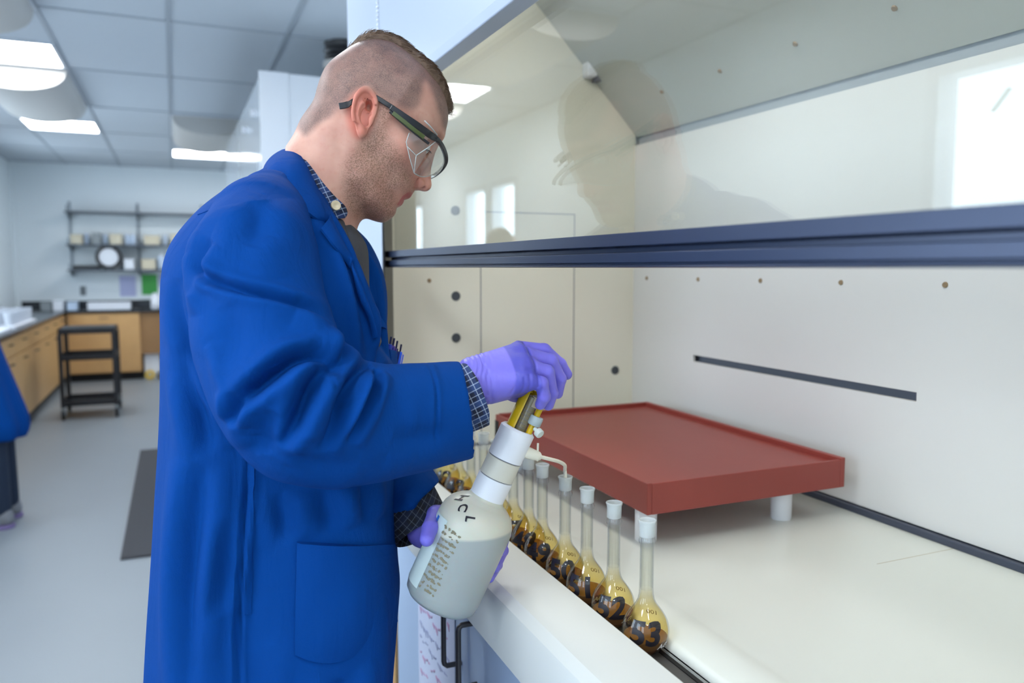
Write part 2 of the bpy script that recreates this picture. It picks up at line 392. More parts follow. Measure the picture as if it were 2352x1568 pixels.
# things on the far bench
carton('long white box lying on the far worktop', -1.0, -.52, 10.95, 11.2, BZ, .09, M_whitep, None)
for i, (x, s) in enumerate(((-1.45, .10), (-1.32, .12), (-1.17, .1))):
    carton(('grey instrument in the far left corner of the worktop', 'silver instrument beside the grey one in the far left corner', 'grey instrument left of the long white box')[i], x-.055, x+.055, 10.98, 11.2, BZ, s, (M_greyb, M_whitep, M_blueish)[i], 'instruments in the corner', 'instrument')
carton('black box on the far worktop right of the long white box', -.42, -.16, 11.1, 11.33, BZ, .11, M_top, None)
for x, y, h, lab in ((-.235, 10.98, .2, 'small white bottle on the far worktop, nearest the green notice'), (-.15, 11.05, .27, 'large white bottle on the far worktop beside the man\'s back, left one'), (-.03, 11.05, .27, 'large white bottle on the far worktop partly hidden by the man\'s back')):
    bottle('plastic_bottle', lab, (x, y, BZ), .055, h, M_whitep, M_whitep, 'white bottles on the far bench')
# white cartons in the kneehole
carton('white box on the floor inside the kneehole, left one', -.39, -.21, 10.95, 11.25, 0, .36, M_whitep, 'white boxes in the kneehole')
carton('white box on the floor inside the kneehole, right one', -.19, .0, 10.95, 11.25, 0, .36, M_whitep, 'white boxes in the kneehole')
o = obj('tape_roll', MB().lathe([(.03, -.025), (.055, -.025), (.055, .025), (.03, .025), (.03, -.025)], (-.33, 10.88, .056), (0, 1, 0), 24), M_yellow, smooth=40); tag(o, 'bright yellow roll standing on the floor by the white boxes', 'roll')
o = obj('tape_roll', MB().lathe([(.02, -.02), (.045, -.02), (.045, .02), (.02, .02), (.02, -.02)], (-.21, 10.86, .046), (0, 1, 0), 24), M_black, smooth=40); tag(o, 'black roll standing on the floor right of the yellow one', 'roll')
# cup rack and basin on the left bench
M_clear = translucent('clear_plastic', rgb(232, 236, 242), .35, .25)
rk = thing('cup_rack', 'white tray crowded with clear plastic cups on the left-hand bench', 'rack', (-1.46, 8.35, BZ))
obj('tray', MB().box(-.2, .2, -.55, .55, 0, .025), M_whitep, rk, bevel=.004)
k = 0
first = None
for i in range(4):
    for j in range(10):
        loc = (-1.46-.14+.093*i, 8.35-.47+.105*j, BZ+.025)
        if first is None:
            first = obj('plastic_cup', MB().lathe([(0, 0), (.030, 0), (.040, .115), (.037, .115), (.028, .004), (0, .004)], n=16), M_clear, smooth=50)
            first.location = loc; tag(first, 'clear plastic cup standing in the white tray on the left-hand bench', 'cup', 'cups in the tray')
        else:
            c = first.copy(); COL.objects.link(c); c.location = loc
carton('flat pale tray on the left-hand bench, in front of the cup rack', -1.6, -1.25, 6.9, 7.55, BZ, .03, M_whitep, None, 'tray')
# black cart
ct = thing('utility_cart', 'black three-shelf utility cart on casters in the aisle', 'cart', (-.77, 8.47, 0))
for z, h in ((.845, .05), (.60, .05), (.17, .05)):
    m = MB().box(-.235, .235, -.24, .24, z-h, z-h+.008).box(-.235, .235, -.24, -.232, z-h, z).box(-.235, .235, .232, .24, z-h, z).box(-.235, -.227, -.24, .24, z-h, z).box(.227, .235, -.24, .24, z-h, z)
    if z > .8: m.box(-.235, .235, -.24, .24, z-.006, z)
    obj('shelf', m, M_black, ct)
for x in (-.222, .222):
    for y in (-.228, .228):
        obj('post', MB().box(x-.018, x+.018, y-.018, y+.018, .11, .80), M_black, ct, bevel=.002)
        w = obj('caster', MB().box(x-.014, x+.014, y-.03, y+.02, .075, .112).box(x-.02, x-.014, y-.02, y+.02, .04, .1).box(x+.014, x+.02, y-.02, y+.02, .04, .1), M_greyb, ct)
        obj('wheel', MB().lathe([(.0, -.013), (.04, -.013), (.045, -.008), (.045, .008), (.04, .013), (0, .013)], (x, y-.015, .045), (1, 0, 0), 24), M_blackr, w, smooth=40)
# floor mats
M_mat = mat('rubber_mat', rgb(62, 62, 66), 0.8, bump=.6, bscale=120)
def fmat(label, x0, x1, y0, y1):
    m = MB().box(x0, x1, y0, y1, 0.0005, .012)
    for k in range(int((x1-x0)/.02)): m.box(x0+.01+.02*k, x0+.018+.02*k, y0+.015, y1-.015, .012, .0145)
    tag(obj('floor_mat', m, M_mat), label, 'mat', 'dark floor mats')
fmat('dark ribbed floor mat further up the aisle behind the man', -.29, .36, 4.12, 6.57)
fmat('dark floor mat under the man, only its edge showing beside his coat', -.13, .36, .9, 3.24)
# ------------------------------------------------------------------ fume cupboard (front faces -x)
M_liner = mat('hood_liner', rgb(224, 221, 206), 0.42)
M_linerb = mat('hood_baffle', rgb(218, 217, 215), 0.45)
M_linert = mat('hood_upper_baffle', rgb(186, 189, 182), 0.5)
M_work = mat('white_worktop', rgb(226, 229, 222), 0.3, spec=.35)
M_sill = mat('white_sill', rgb(204, 205, 200), 0.25, coat=.1)
M_trough = mat('grey_trough', rgb(74, 73, 72), 0.5)
M_sash = mat('dark_anodised', rgb(48, 58, 82), 0.33, metal=.35, var=.06, vscale=25)
M_glass = glassmat('sash_glass', (0.965, 0.98, 0.965, 1), 1.52)
M_screw = mat('screw', rgb(150, 128, 100), 0.4, metal=.3)
M_plug = mat('grey_plug', rgb(66, 72, 80), 0.6)
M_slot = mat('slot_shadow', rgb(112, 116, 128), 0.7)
M_bluew = mat('cabinet_white', rgb(178, 188, 204), 0.3)
FX, BX, N0, N1 = .457, 1.22, .12, 1.95
hood = thing('fume_hood', 'large white fume hood with raised glass sash filling the right half', 'fume hood', (.85, 1.0, 0))
ox, oy = .85, 1.0
def hb(x0, x1, y0, y1, z0, z1, mb=None): return (mb or MB()).box(x0-ox, x1-ox, y0-oy, y1-oy, z0, z1)
# end walls: side body with an inner liner, front post and slanted dark sash track
for sgn in (1, -1):
    def yy(v): return v if sgn > 0 else (N0+N1)-v
    def yb(x0, x1, a, b, z0, z1, m_=None): return hb(x0, x1, min(yy(a), yy(b)), max(yy(a), yy(b)), z0, z1, m_)
    obj('side_wall', yb(.506, BX+.08, N1+.012, 2.14, .85, 2.52), M_white, hood)
    obj('side_liner', yb(.505, BX, N1, N1+.0115, .9395, 2.4), M_liner, hood)
    obj('corner_post', MB().prism([(x-ox, yy(y)-oy) for x, y in ((.445, 1.800), (.445, 2.14), (.5055, 2.14), (.5055, 1.945), (.4485, 1.8035))], .9535, 2.52, 'z'), M_bluew, hood, bevel=.0015)
    obj('sash_track', MB().prism([(x-ox, yy(y)-oy) for x, y in ((.4490, 1.8015), (.5065, 1.9430), (.5065, 1.9400), (.4500, 1.7995))], .9535, 2.40, 'z'), M_black, hood)
# seams of the access panel on the far side wall (inside)
sm = hb(.746, .748, N1-.001, N1+.001, .93, 1.556); hb(1.025, 1.027, N1-.001, N1+.001, .93, 1.556, sm); hb(.746, 1.027, N1-.001, N1+.001, 1.555, 1.557, sm)
obj('panel_seam', sm, M_slot, hood)
for (x, z) in ((.677, 1.557), (.677, 1.335), (.677, 1.225), (1.162, 1.114)):
    obj('plug', MB().lathe([(0, .004), (.010, .004), (.0125, .001), (.0125, -.001)], (x-ox, N1-oy, z), (0, -1, 0), 24), M_plug, hood, smooth=40)
def screw(p, ax, r=.0055): obj('screw', MB().lathe([(0, .0025), (r*.8, .0025), (r, .0003), (r, -.001)], (p[0]-ox, p[1]-oy, p[2]), ax, 14), M_screw, hood, smooth=40)
screw((.605, N1, 1.376), (0, -1, 0))
# back baffle with slot
zb0, zb1 = .945, 1.755
sy0, sy1 = .995, 1.66; sz0, sz1 = 1.169, 1.186
m = MB()
for a in ((N0, N1, zb0, sz0), (N0, N1, sz1, zb1), (N0, sy0, sz0, sz1), (sy1, N1, sz0, sz1)): hb(BX, BX+.008, *a, m)
obj('back_baffle', m, M_linerb, hood)
obj('baffle_slot', hb(BX+.022, BX+.03, sy0-.05, sy1+.05, sz0-.05, sz1+.05), M_slot, hood)
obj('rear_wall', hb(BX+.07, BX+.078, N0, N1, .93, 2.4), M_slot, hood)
for y in (1.881, 1.645, 1.414, 1.18, .949, .715, .48): screw((BX, y, 1.38), (-1, 0, 0))
# bottom gap strip and top slot strip
obj('bottom_channel', hb(BX-.012, BX+.005, N0, N1, .9305, .943), mat('grey_channel', rgb(70, 76, 92), .4, metal=.3), hood, bevel=.002)
obj('top_channel', hb(BX+.01, BX+.02, N0, N1, 1.72, 1.79), mat('channel_grey', rgb(150, 158, 166), .5), hood)
# sloping upper baffle
x1, z1_, x0_, z0_ = BX+.004, 1.778, .80, 2.215
ln = math.hypot(x1-x0_, z1_-z0_); nx, nz = (z0_-z1_)/ln, (x1-x0_)/ln
obj('upper_baffle', MB().prism([(x1-ox, z1_), (x0_-ox, z0_), (x0_-ox+nx*.008, z0_+nz*.008), (x1-ox+nx*.008, z1_+nz*.008)], N0-oy, N1-oy, 'y'), M_linert, hood)
for t, ys in ((.17, (1.72, 1.49, 1.255, 1.02, .785)),):
    for y in ys: screw((x1+(x0_-x1)*t, y, z1_+(z0_-z1_)*t), (-nx, 0, -nz), .006)
c = (1.070, 1.93, 1.94)
cl = obj('latch', hb(1.045, 1.075, 1.915, 1.949, 1.925, 1.965), M_whitep, hood, bevel=.004)
obj('latch_pin', hb(1.075, 1.095, 1.92, 1.945, 1.915, 1.935), M_slot, cl)
# inner roof and its lamp
obj('inner_roof', hb(.58, .83, N0, N1, 2.21, 2.22), M_liner, hood)
M_lamp = mat('hood_lamp', rgb(255, 250, 235), .5, emit=(1.0, .97, .90, 1), estr=HOOD_E)
lp = obj('lamp_tray', hb(.60, .78, .35, 1.75, 2.185, 2.209), M_white, hood)
obj('lamp_lens', hb(.61, .77, .37, 1.73, 2.178, 2.184), M_lamp, lp)
obj('hood_roof', hb(.482, BX+.08, -.05, 2.12, 2.5, 2.515), M_white, hood)
# header above the opening
obj('header_panel', MB().prism([(.445-ox, 1.797), (.449-ox, 1.781), (.482-ox, 1.780), (.482-ox, 2.499), (.445-ox, 2.499)], N0+N1-1.799-oy, 1.799-oy, 'y'), M_bluew, hood, bevel=.002)
lv = MB()
for k in range(12): hb(.4425, .4455, 1.60, 1.765, 2.03+k*.022, 2.037+k*.022, lv)
obj('louvre', lv, M_slot, hood)
bc = MB()
for k in range(60): bc.lathe([(0, -.003), (.003, 0), (0, .003)], (.442-ox, 1.797-oy, 1.84+k*.0095), (0, 0, 1), 6)
obj('bead_chain', bc, M_whitep, hood)
# sash: glass and handle bar
sash = obj('sash', MB().box(.487-ox, .493-ox, N0+N1-1.87-oy, 1.87-oy, 1.434, 2.33), M_glass, hood)
prof = [(.527, 1.4535), (.556, 1.4535), (.572, 1.445), (.572, 1.4095), (.533, 1.4095), (.527, 1.4105), (.527, 1.4125), (.5305, 1.4130), (.5305, 1.4155), (.5265, 1.416), (.5265, 1.4285), (.540, 1.4290), (.540, 1.4355), (.526, 1.437)]
obj('handle_bar', MB().prism([(x-.0615-ox, 1.41+(z-1.41)*.885) for x, z in prof], N0+N1-1.845-oy, 1.845-oy, 'y'), M_sash, sash, bevel=.0006)
# work surface with raised rounded lip
wp = [(.5555, .905), (.5555, .929)]
for k in range(7): a = PI*.5*k/6; wp.append((.5675-.012*math.cos(a), .927+.012*math.sin(a)))
wp += [(.585, .9392), (.61, .9385), (.632, .9345), (.642, .931), (BX+.07, .9305), (BX+.07, .905)]
obj('work_surface', MB().prism([(x-ox, z) for x, z in wp], N0-oy, N1-oy, 'y'), M_work, hood, smooth=35)
obj('surface_seam', hb(.645, BX-.012, .898, .900, .9300, .9307), mat('seam', rgb(196, 190, 172), .6), hood)
obj('trough', hb(.485, .5550, N0-.1, N1+.09, .905, .922), M_trough, hood)
obj('trough_slot', hb(.549, .5548, N0-.1, N1+.09, .9221, .9235), M_dark, hood)
# airfoil sill
sp = [(.505, .922), (.505, .949), (.500, .953), (.450, .9515), (.424, .946), (.411, .936), (.404, .918), (.402, .862), (.410, .853), (.43, .853), (.43, .91), (.49, .918)]
obj('airfoil_sill', MB().prism([(x-ox, z) for x, z in sp], -.06-oy, 2.14-oy, 'y'), M_sill, hood, smooth=25)
# base cabinet under the hood
M_cabf = mat('steel_cabinet', rgb(178, 196, 222), .35)
def steel_cabinet(label, y0, y1, hinge):
    t = thing('steel_cabinet', label, 'cabinet', (.8, (y0+y1)/2, 0), 0, 'steel base cabinets under the hood')
    h = (y1-y0)/2
    obj('body', MB().box(-.33, .42, -h, h, .10, .85), M_cabf, t, bevel=.002)
    obj('toe_kick', MB().box(-.26, .42, -h, h, 0, .10), M_blackr, t)
    for s in (-1, 1):
        a, b = (-h+.003, -.002) if s < 0 else (.002, h-.003)
        dr = obj('door', MB().box(-.350, -.3305, a, b, .115, .845), M_cabf, t, bevel=.003)
        yy = s*.04
        obj('handle', MB().tube([(-.350, yy, .70), (-.377, yy, .70), (-.382, yy, .705), (-.383, yy, .71), (-.383, yy, .80), (-.382, yy, .806), (-.377, yy, .81), (-.350, yy, .81)], .0048, 10), mat('bronze_handle', rgb(84, 80, 80), .35, metal=.6), dr, smooth=60)
    return t
c1 = steel_cabinet('pale blue steel cabinet under the hood with two dark wire handles', .75, 1.73, 1)
steel_cabinet('pale blue steel cabinet under the near end of the hood', -.24, .745, 1)
M_pap = mat('white_paper', rgb(208, 212, 230), .8); M_redink = mat('red_ink', rgb(200, 158, 188), .9); M_greyink = mat('grey_ink', rgb(168, 172, 198), .9); M_blueink = mat('blue_ink', rgb(40, 110, 200), .8)
pp = obj('note_sheet', MB().box(.4475, .4485, 1.31, 1.545, .32, .80), M_pap); tag(pp, 'white sheet of handwritten red and grey notes stuck on the cabinet door', 'paper')
ink = {M_redink: MB(), M_greyink: MB()}
for r in range(13):
    z = .775-.035*r
    m = M_redink if r in (0, 1, 2, 5, 6) else M_greyink
    y = 1.53
    while y > 1.35:
        w = random.uniform(.008, .02); zz = z+random.uniform(-.006, .006)
        ink[m].prism([(y, zz), (y-w, zz+random.uniform(-.01, .01)), (y-w, zz+.004), (y, zz+.005)], .4466, .4476, 'x'); y -= w+random.uniform(.003, .008)
for m, b in ink.items(): obj('handwriting', b, m, pp)
obj('blue_stroke', MB().prism([(1.43, .775), (1.345, .765), (1.345, .756), (1.43, .766)], .4464, .4474, 'x'), M_blueink, pp)
cabinet('base_cabinet', 'maple cabinet strip visible between the man\'s coat and the white cabinet', .47, 1.25, 1.76, 2.14, 0, .845, '-x', 1, True, 'maple base cabinets')
# second hood further up the room
hd = thing('white_fume_hood', 'tall glossy white fume hood behind the man, its side panel facing us', 'fume hood', (.9, 5.95, 0))
obj('cabinet_shell', MB().box(-.44, .44, -1.51, 1.60, 0.86, 2.44), M_whiteg, hd, bevel=.004)
obj('side_panel', MB().box(-.44, .44, -1.516, -1.511, .86, 2.44), M_white, hd)
obj('corner_trim', MB().box(-.452, -.30, -1.524, -1.5165, .86, 2.444), M_white, hd, bevel=.002)
obj('base', MB().box(-.43, .44, -1.5, 1.59, 0, .859), M_cabf, hd)
obj('sash_glass', MB().box(-.450, -.4405, -1.3, 1.4, 1.35, 2.0), M_whiteg, hd)
obj('handle_bar', MB().box(-.47, -.4405, -1.3, 1.4, 1.31, 1.349), M_sash, hd)
for y, z in ((-1.2, 2.28), (-.6, 2.28), (-1.0, 1.2)): obj('knob', MB().lathe([(0, .03), (.02, .03), (.022, .0), (0, 0)], (-.44, y, z), (-1, 0, 0), 16), M_whitep, hd, smooth=40)
# ------------------------------------------------------------------ red tray table
M_red = mat('red_lacquer', rgb(140, 58, 50), .42, var=.05, vscale=14)
tr = thing('raised_tray', 'dark red rimmed tray table on white feet standing inside the hood', 'tray table', (.939, 1.435, .9306))
hx, hy = .221, .341; zt, zbm = .1174, .0634
obj('tray_board', MB().box(-hx+.008, hx-.008, -hy+.008, hy-.008, zbm, zt-.008), M_red, tr)
rim = MB()
rim.box(-hx, -hx+.009, -hy, hy, zbm-.001, zt).box(hx-.012, hx, -hy, hy, zbm-.001, zt+.002).box(-hx+.009, hx-.012, -hy, -hy+.007, zbm-.001, zt-.001).box(-hx+.009, hx-.012, hy-.012, hy, zbm-.001, zt+.002)
obj('rim', rim, M_red, tr, bevel=.0012)
obj('end_cap', MB().box(-hx-.001, -hx+.02, hy-.022, hy+.001, zbm-.002, zt-.014), M_blackr, tr)
for x in (-.19, .115):
    for y in (-.29, .255):
        obj('foot', MB().lathe([(0, 0), (.0185, 0), (.0195, .002), (.0195, zbm-.0005), (0, zbm-.0005)], (x, y, 0), n=28), M_whitep, tr, smooth=40)
# ------------------------------------------------------------------ volumetric flasks
M_fl = glassmat('flask_glass', (.985, .99, .99, 1), 1.5, edge=(.56, .60, .62, 1))
M_frost = translucent('ground_glass', rgb(236, 240, 240), .70, .4)
M_liq = bpy.data.materials.new('amber_liquid'); M_liq.use_nodes = True
def amber(m, c1, trans, rough=.25):
    nt = m.node_tree; nt.nodes.clear(); out = nt.nodes.new('ShaderNodeOutputMaterial'); d = nt.nodes.new('ShaderNodeBsdfPrincipled'); d.inputs['Base Color'].default_value = c1; d.inputs['Roughness'].default_value = rough
    d.inputs['Specular IOR Level'].default_value = .2
    t = nt.nodes.new('ShaderNodeBsdfTransparent'); t.inputs[0].default_value = tuple(min(1, c**.55) for c in c1[:3])+(1,)
    mx = nt.nodes.new('ShaderNodeMixShader'); mx.inputs[0].default_value = trans
    nt.links.new(d.outputs[0], mx.inputs[1]); nt.links.new(t.outputs[0], mx.inputs[2]); nt.links.new(mx.outputs[0], out.inputs[0])
amber(M_liq, rgb(170, 128, 78), .52)
M_vap = bpy.data.materials.new('yellow_vapour'); M_vap.use_nodes = True
def vapour(m):
    """thin yellow-brown fume: clears towards the top of the neck (the gas itself thins out)"""
    nt = m.node_tree; nt.nodes.clear(); out = nt.nodes.new('ShaderNodeOutputMaterial'); t = nt.nodes.new('ShaderNodeBsdfTransparent')
    tc = nt.nodes.new('ShaderNodeTexCoord'); sx = nt.nodes.new('ShaderNodeSeparateXYZ'); mr = nt.nodes.new('ShaderNodeMapRange'); mr.inputs[1].default_value = .045; mr.inputs[2].default_value = .085
    cm = nt.nodes.new('ShaderNodeMix'); cm.data_type = 'RGBA'; cm.inputs[6].default_value = rgb(250, 236, 184); cm.inputs[7].default_value = rgb(253, 252, 246)
    nt.links.new(tc.outputs['Object'], sx.inputs[0]); nt.links.new(sx.outputs[2], mr.inputs[0]); nt.links.new(mr.outputs[0], cm.inputs[0]); nt.links.new(cm.outputs[2], t.inputs[0]); nt.links.new(t.outputs[0], out.inputs[0])
vapour(M_vap)
M_ink = mat('black_marker', rgb(20, 16, 28), .55)
M_wink = mat('white_print', rgb(240, 240, 240), .6)
M_bink = mat('brown_print', rgb(130, 105, 50), .6)
Rb = .0300
def bulb_prof(off=0.0):
    p = [(0, .001+off), (.013, .0008+off), (.0175-off, .0022+off)]
    for a in np.linspace(-62, 2, 12):
        r = Rb*math.cos(math.radians(a)); z = .0285+Rb*.98*math.sin(math.radians(a)); p.append((r-off, z))
    p += [(.0293-off, .0345), (.0277-off, .0410), (.0250-off, .0470), (.0212-off, .0530), (.0168-off, .0588), (.0130-off, .0640), (.0105-off, .0695), (.0093-off, .0760), (.0090-off, .0820)]
    return p
def flask_mesh():
    p = bulb_prof() + [(.0089, .10), (.0089, .138), (.0091, .1405), (.0107, .1430), (.0110, .1460), (.0099, .1488), (.0097, .151)]
    q = [(.0097, .151), (.0099, .1655), (.0104, .1680), (.0114, .1700), (.0112, .1718), (.0100, .1720), (.0092, .1695), (.0080, .150)]
    inner = [(.0079, .142), (.0078, .10), (.0080, .082)] 
    return p, q, inner
fp, fq, fi = flask_mesh()
me_glass = obj('flask_shell', MB().lathe(fp, n=40).lathe([(.0072, .150)]+fi, n=40), M_fl, smooth='all')
me_neck = MB().lathe(fq, n=36)
def flask(num, x, y, label, first=[None], lean=0):
    t = thing('volumetric_flask', label, 'flask', (x, y, .9221), math.radians(lean), 'volumetric flasks standing along the hood edge')
    if first[0] is None:
        first[0] = True
        me_glass.parent = t; g = me_glass
        first.append([obj('ground_joint', me_neck, M_frost, t, smooth='all')])
        z = .0215
        liq = [(r, zz) for r, zz in bulb_prof(.0016) if zz < z]
        rr = math.sqrt(max(1e-6, (Rb-.0016)**2-(z-.0285)**2))
        first[1].append(obj('liquid', MB().lathe([(0, liq[0][1])]+liq+[(rr, z), (0, z)], n=40), M_liq, t, smooth=50))
        vp = [(rr, z+.0006)]+[(r-.0002, zz) for r, zz in bulb_prof(.0016) if zz > z+.001]+[(.0070, .10), (.0070, .138)]
        first[1].append(obj('vapour', MB().lathe(vp, n=32), M_vap, t, smooth='all'))
    else:
        c = me_glass.copy(); COL.objects.link(c); c.parent = t
        for o in first[1]:
            c = o.copy(); COL.objects.link(c); c.parent = t
    # marker number written on the bulb, facing the aisle
    def wrap(me, az, el, rad):
        for v in me.vertices:
            e = el + v.co.y/rad; a = az + v.co.x/(rad*max(.3, math.cos(e)))
            v.co = Vector((rad*math.cos(e)*math.cos(a), rad*math.cos(e)*math.sin(a), .0285+rad*.98*math.sin(e)))
        return me
    if num:
        me = wrap(text_mesh(num, .042, 0, .0016, random.uniform(-.1, .15)), math.radians(-126), math.radians(9), Rb+.0004)
        obj('marker_number', me, M_ink, t, fixn=False)
    me = wrap(text_mesh('100', .0105), math.radians(40), math.radians(22), Rb+.0003); obj('printed_volume', me, M_bink, t, fixn=False)
    me = wrap(text_mesh('AG', .0115, 0, .0004), math.radians(-72), math.radians(-24), Rb+.0004); obj('white_letters', me, M_wink, t, fixn=False)
    return t
fy = [.816, .897, .972, 1.041, 1.121, 1.178, 1.243]
nums = ['53', '52', '51', '50', '49', '48', '47']
labs = ['nearest glass flask, marked 53, with amber liquid', 'glass flask marked 52, second from the near end', 'glass flask marked 51, third from the near end', 'glass flask marked 50 with the dispenser tube in its mouth', 'glass flask marked 49, just beyond the one being filled', 'glass flask marked 48, behind 49', 'glass flask marked 47, half hidden by the white bottle']
for n, y, l in zip(nums, fy, labs): flask(n, .5355+random.uniform(-.001, .001), y, l, lean=random.uniform(-8, 8))
for y, n, l in ((1.315, '46', 'flask hidden just behind the white bottle'), (1.385, '45', 'blurred flask seen left of the bottle neck, under the dispenser'), (1.455, '44', 'blurred flask under the blue sleeve cuff, nearest the bottle'), (1.53, '43', 'blurred flask under the blue sleeve, second from the bottle'), (1.61, '42', 'furthest blurred flask, under the blue sleeve')):
    flask(n, .535, y, l, lean=random.uniform(-6, 6))
# ------------------------------------------------------------------ implicit-surface toolkit
def smin(a, b, k):
    h = np.clip(.5+.5*(b-a)/k, 0, 1); return b*(1-h)+a*h-k*h*(1-h)
def smax(a, b, k): return -smin(-a, -b, k)
def rc(X, Y, Z, p, q, r1, r2, sy=1.0):
    """round cone from p to q; sy < 1 flattens it along y"""
    p = np.array(p, float); q = np.array(q, float)
    bx, by, bz = q-p; by /= sy
    ax, ay, az = X-p[0], (Y-p[1])/sy, Z-p[2]
    t = np.clip((ax*bx+ay*by+az*bz)/(bx*bx+by*by+bz*bz+1e-12), 0, 1)
    return np.sqrt((ax-bx*t)**2+(ay-by*t)**2+(az-bz*t)**2)-(r1+(r2-r1)*t)
def ell(X, Y, Z, c, r, rot=0.0):
    """ellipsoid turned by rot (radians) about y, pitch forward-down positive"""
    dx, dy, dz = X-c[0], Y-c[1], Z-c[2]
    u = dx*math.cos(rot)-dz*math.sin(rot); w = dx*math.sin(rot)+dz*math.cos(rot)
    k = np.sqrt((u/r[0])**2+(dy/r[1])**2+(w/r[2])**2)
    return (k-1)*min(r)
def catmull(P, n=6, closed=True):
    P = np.array(P, float); N = len(P); out = []
    rng = range(N) if closed else range(N-1)
    for i in rng:
        g = lambda k: P[k % N] if closed else P[min(max(k, 0), N-1)]
        a, b, c, d = g(i-1), g(i), g(i+1), g(i+2)
        for t in np.arange(n)/n: out.append(.5*(2*b+(c-a)*t+(2*a-5*b+4*c-d)*t*t+(3*b-a-3*c+d)*t**3))
    if not closed: out.append(P[-1])
    return np.array(out)
def poly_sd(PX, PZ, P):
    """signed distance (negative inside) to a closed 2D polygon"""
    d = np.full(np.broadcast(PX, PZ).shape, 1e9); s = np.ones_like(d); N = len(P)
    for i in range(N):
        a = P[i]; b = P[(i+1) % N]; e = b-a
        wx, wz = PX-a[0], PZ-a[1]; t = np.clip((wx*e[0]+wz*e[1])/(e@e+1e-12), 0, 1)
        d = np.minimum(d, (wx-e[0]*t)**2+(wz-e[1]*t)**2)
        c1 = PZ >= a[1]; c2 = PZ < b[1]; c3 = e[0]*wz > e[1]*wx
        fl = (c1 & c2 & c3) | (~c1 & ~c2 & ~c3); s = np.where(fl, -s, s)
    return s*np.sqrt(d)
def line_d(PX, PZ, P):
    d = np.full(np.broadcast(PX, PZ).shape, 1e9); tt = np.zeros_like(d); n = len(P)-1
    for i in range(n):
        a = P[i]; e = P[i+1]-a; wx, wz = PX-a[0], PZ-a[1]; t = np.clip((wx*e[0]+wz*e[1])/(e@e+1e-12), 0, 1)
        q = (wx-e[0]*t)**2+(wz-e[1]*t)**2; m = q < d; d = np.where(m, q, d); tt = np.where(m, (i+t)/n, tt)
    return np.sqrt(d), tt
def surfnet(fn, lo, hi, h, name):
    xs = np.arange(lo[0], hi[0]+h, h); ys = np.arange(lo[1], hi[1]+h, h); zs = np.arange(lo[2], hi[2]+h, h)
    F = np.empty((len(xs), len(ys), len(zs)), np.float32)
    step = max(1, int(1.2e6/(len(ys)*len(zs))))
    for i in range(0, len(xs), step):
        X = xs[i:i+step, None, None]; F[i:i+step] = fn(X, ys[None, :, None], zs[None, None, :])
    for ax in range(3):      # close at the bounds
        for e in (0, -1):
            sl = [slice(None)]*3; sl[ax] = e; F[tuple(sl)] = np.maximum(F[tuple(sl)], h*.5)
    S = F < 0
    c = np.zeros(tuple(n-1 for n in F.shape), np.int8)
    for i in (0, 1):
        for j in (0, 1):
            for k in (0, 1): c += S[i:F.shape[0]-1+i, j:F.shape[1]-1+j, k:F.shape[2]-1+k]
    act = (c > 0) & (c < 8); I = np.argwhere(act); idx = np.full(act.shape, -1, np.int64); idx[act] = np.arange(len(I))
    acc = np.zeros((len(I), 3)); cnt = np.zeros(len(I))
    cor = [(i, j, k) for i in (0, 1) for j in (0, 1) for k in (0, 1)]
    for a in cor:
        for ax in range(3):
            if a[ax]: continue
            b = list(a); b[ax] = 1
            fa = F[I[:, 0]+a[0], I[:, 1]+a[1], I[:, 2]+a[2]]; fb = F[I[:, 0]+b[0], I[:, 1]+b[1], I[:, 2]+b[2]]
            m = (fa < 0) != (fb < 0); t = fa/(fa-fb+1e-20)
            p = np.tile(np.array(a, float), (len(I), 1)); p[:, ax] = t
            acc[m] += p[m]; cnt[m] += 1
    V = (I+acc/cnt[:, None])*h+np.array([xs[0], ys[0], zs[0]])
    faces = []
    for ax in range(3):
        b = [slice(None)]*3; b2 = [slice(None)]*3; b[ax] = slice(0, -1); b2[ax] = slice(1, None)
        A = S[tuple(b)]; B = S[tuple(b2)]; E = np.argwhere(A != B)
        u, w = [(1, 2), (2, 0), (0, 1)][ax]
        E = E[(E[:, u] > 0) & (E[:, w] > 0) & (E[:, u] < F.shape[u]-1) & (E[:, w] < F.shape[w]-1)]
        ins = S[E[:, 0], E[:, 1], E[:, 2]]
        def g(du, dw):
            q = E.copy(); q[:, u] -= du; q[:, w] -= dw; return idx[q[:, 0], q[:, 1], q[:, 2]]
        Q = np.stack([g(1, 1), g(0, 1), g(0, 0), g(1, 0)], 1)
        Q[~ins] = Q[~ins][:, ::-1]; faces.append(Q)
    Q = np.concatenate(faces); Q = Q[(Q >= 0).all(1)]
    me = bpy.data.meshes.new(name); me.vertices.add(len(V)); me.vertices.foreach_set('co', V.ravel())
    me.loops.add(len(Q)*4); me.loops.foreach_set('vertex_index', Q.ravel()); me.polygons.add(len(Q)); me.polygons.foreach_set('loop_start', np.arange(len(Q))*4)
    me.update(calc_edges=True); me.validate()
    me.polygons.foreach_set('use_smooth', [True]*len(me.polygons))
    return me
def getV(me): a = np.empty(len(me.vertices)*3); me.vertices.foreach_get('co', a); return a.reshape(-1, 3)
def getN(me): a = np.empty(len(me.vertices)*3); me.vertices.foreach_get('normal', a); return a.reshape(-1, 3)
def setV(me, V): me.vertices.foreach_set('co', V.ravel()); me.update()
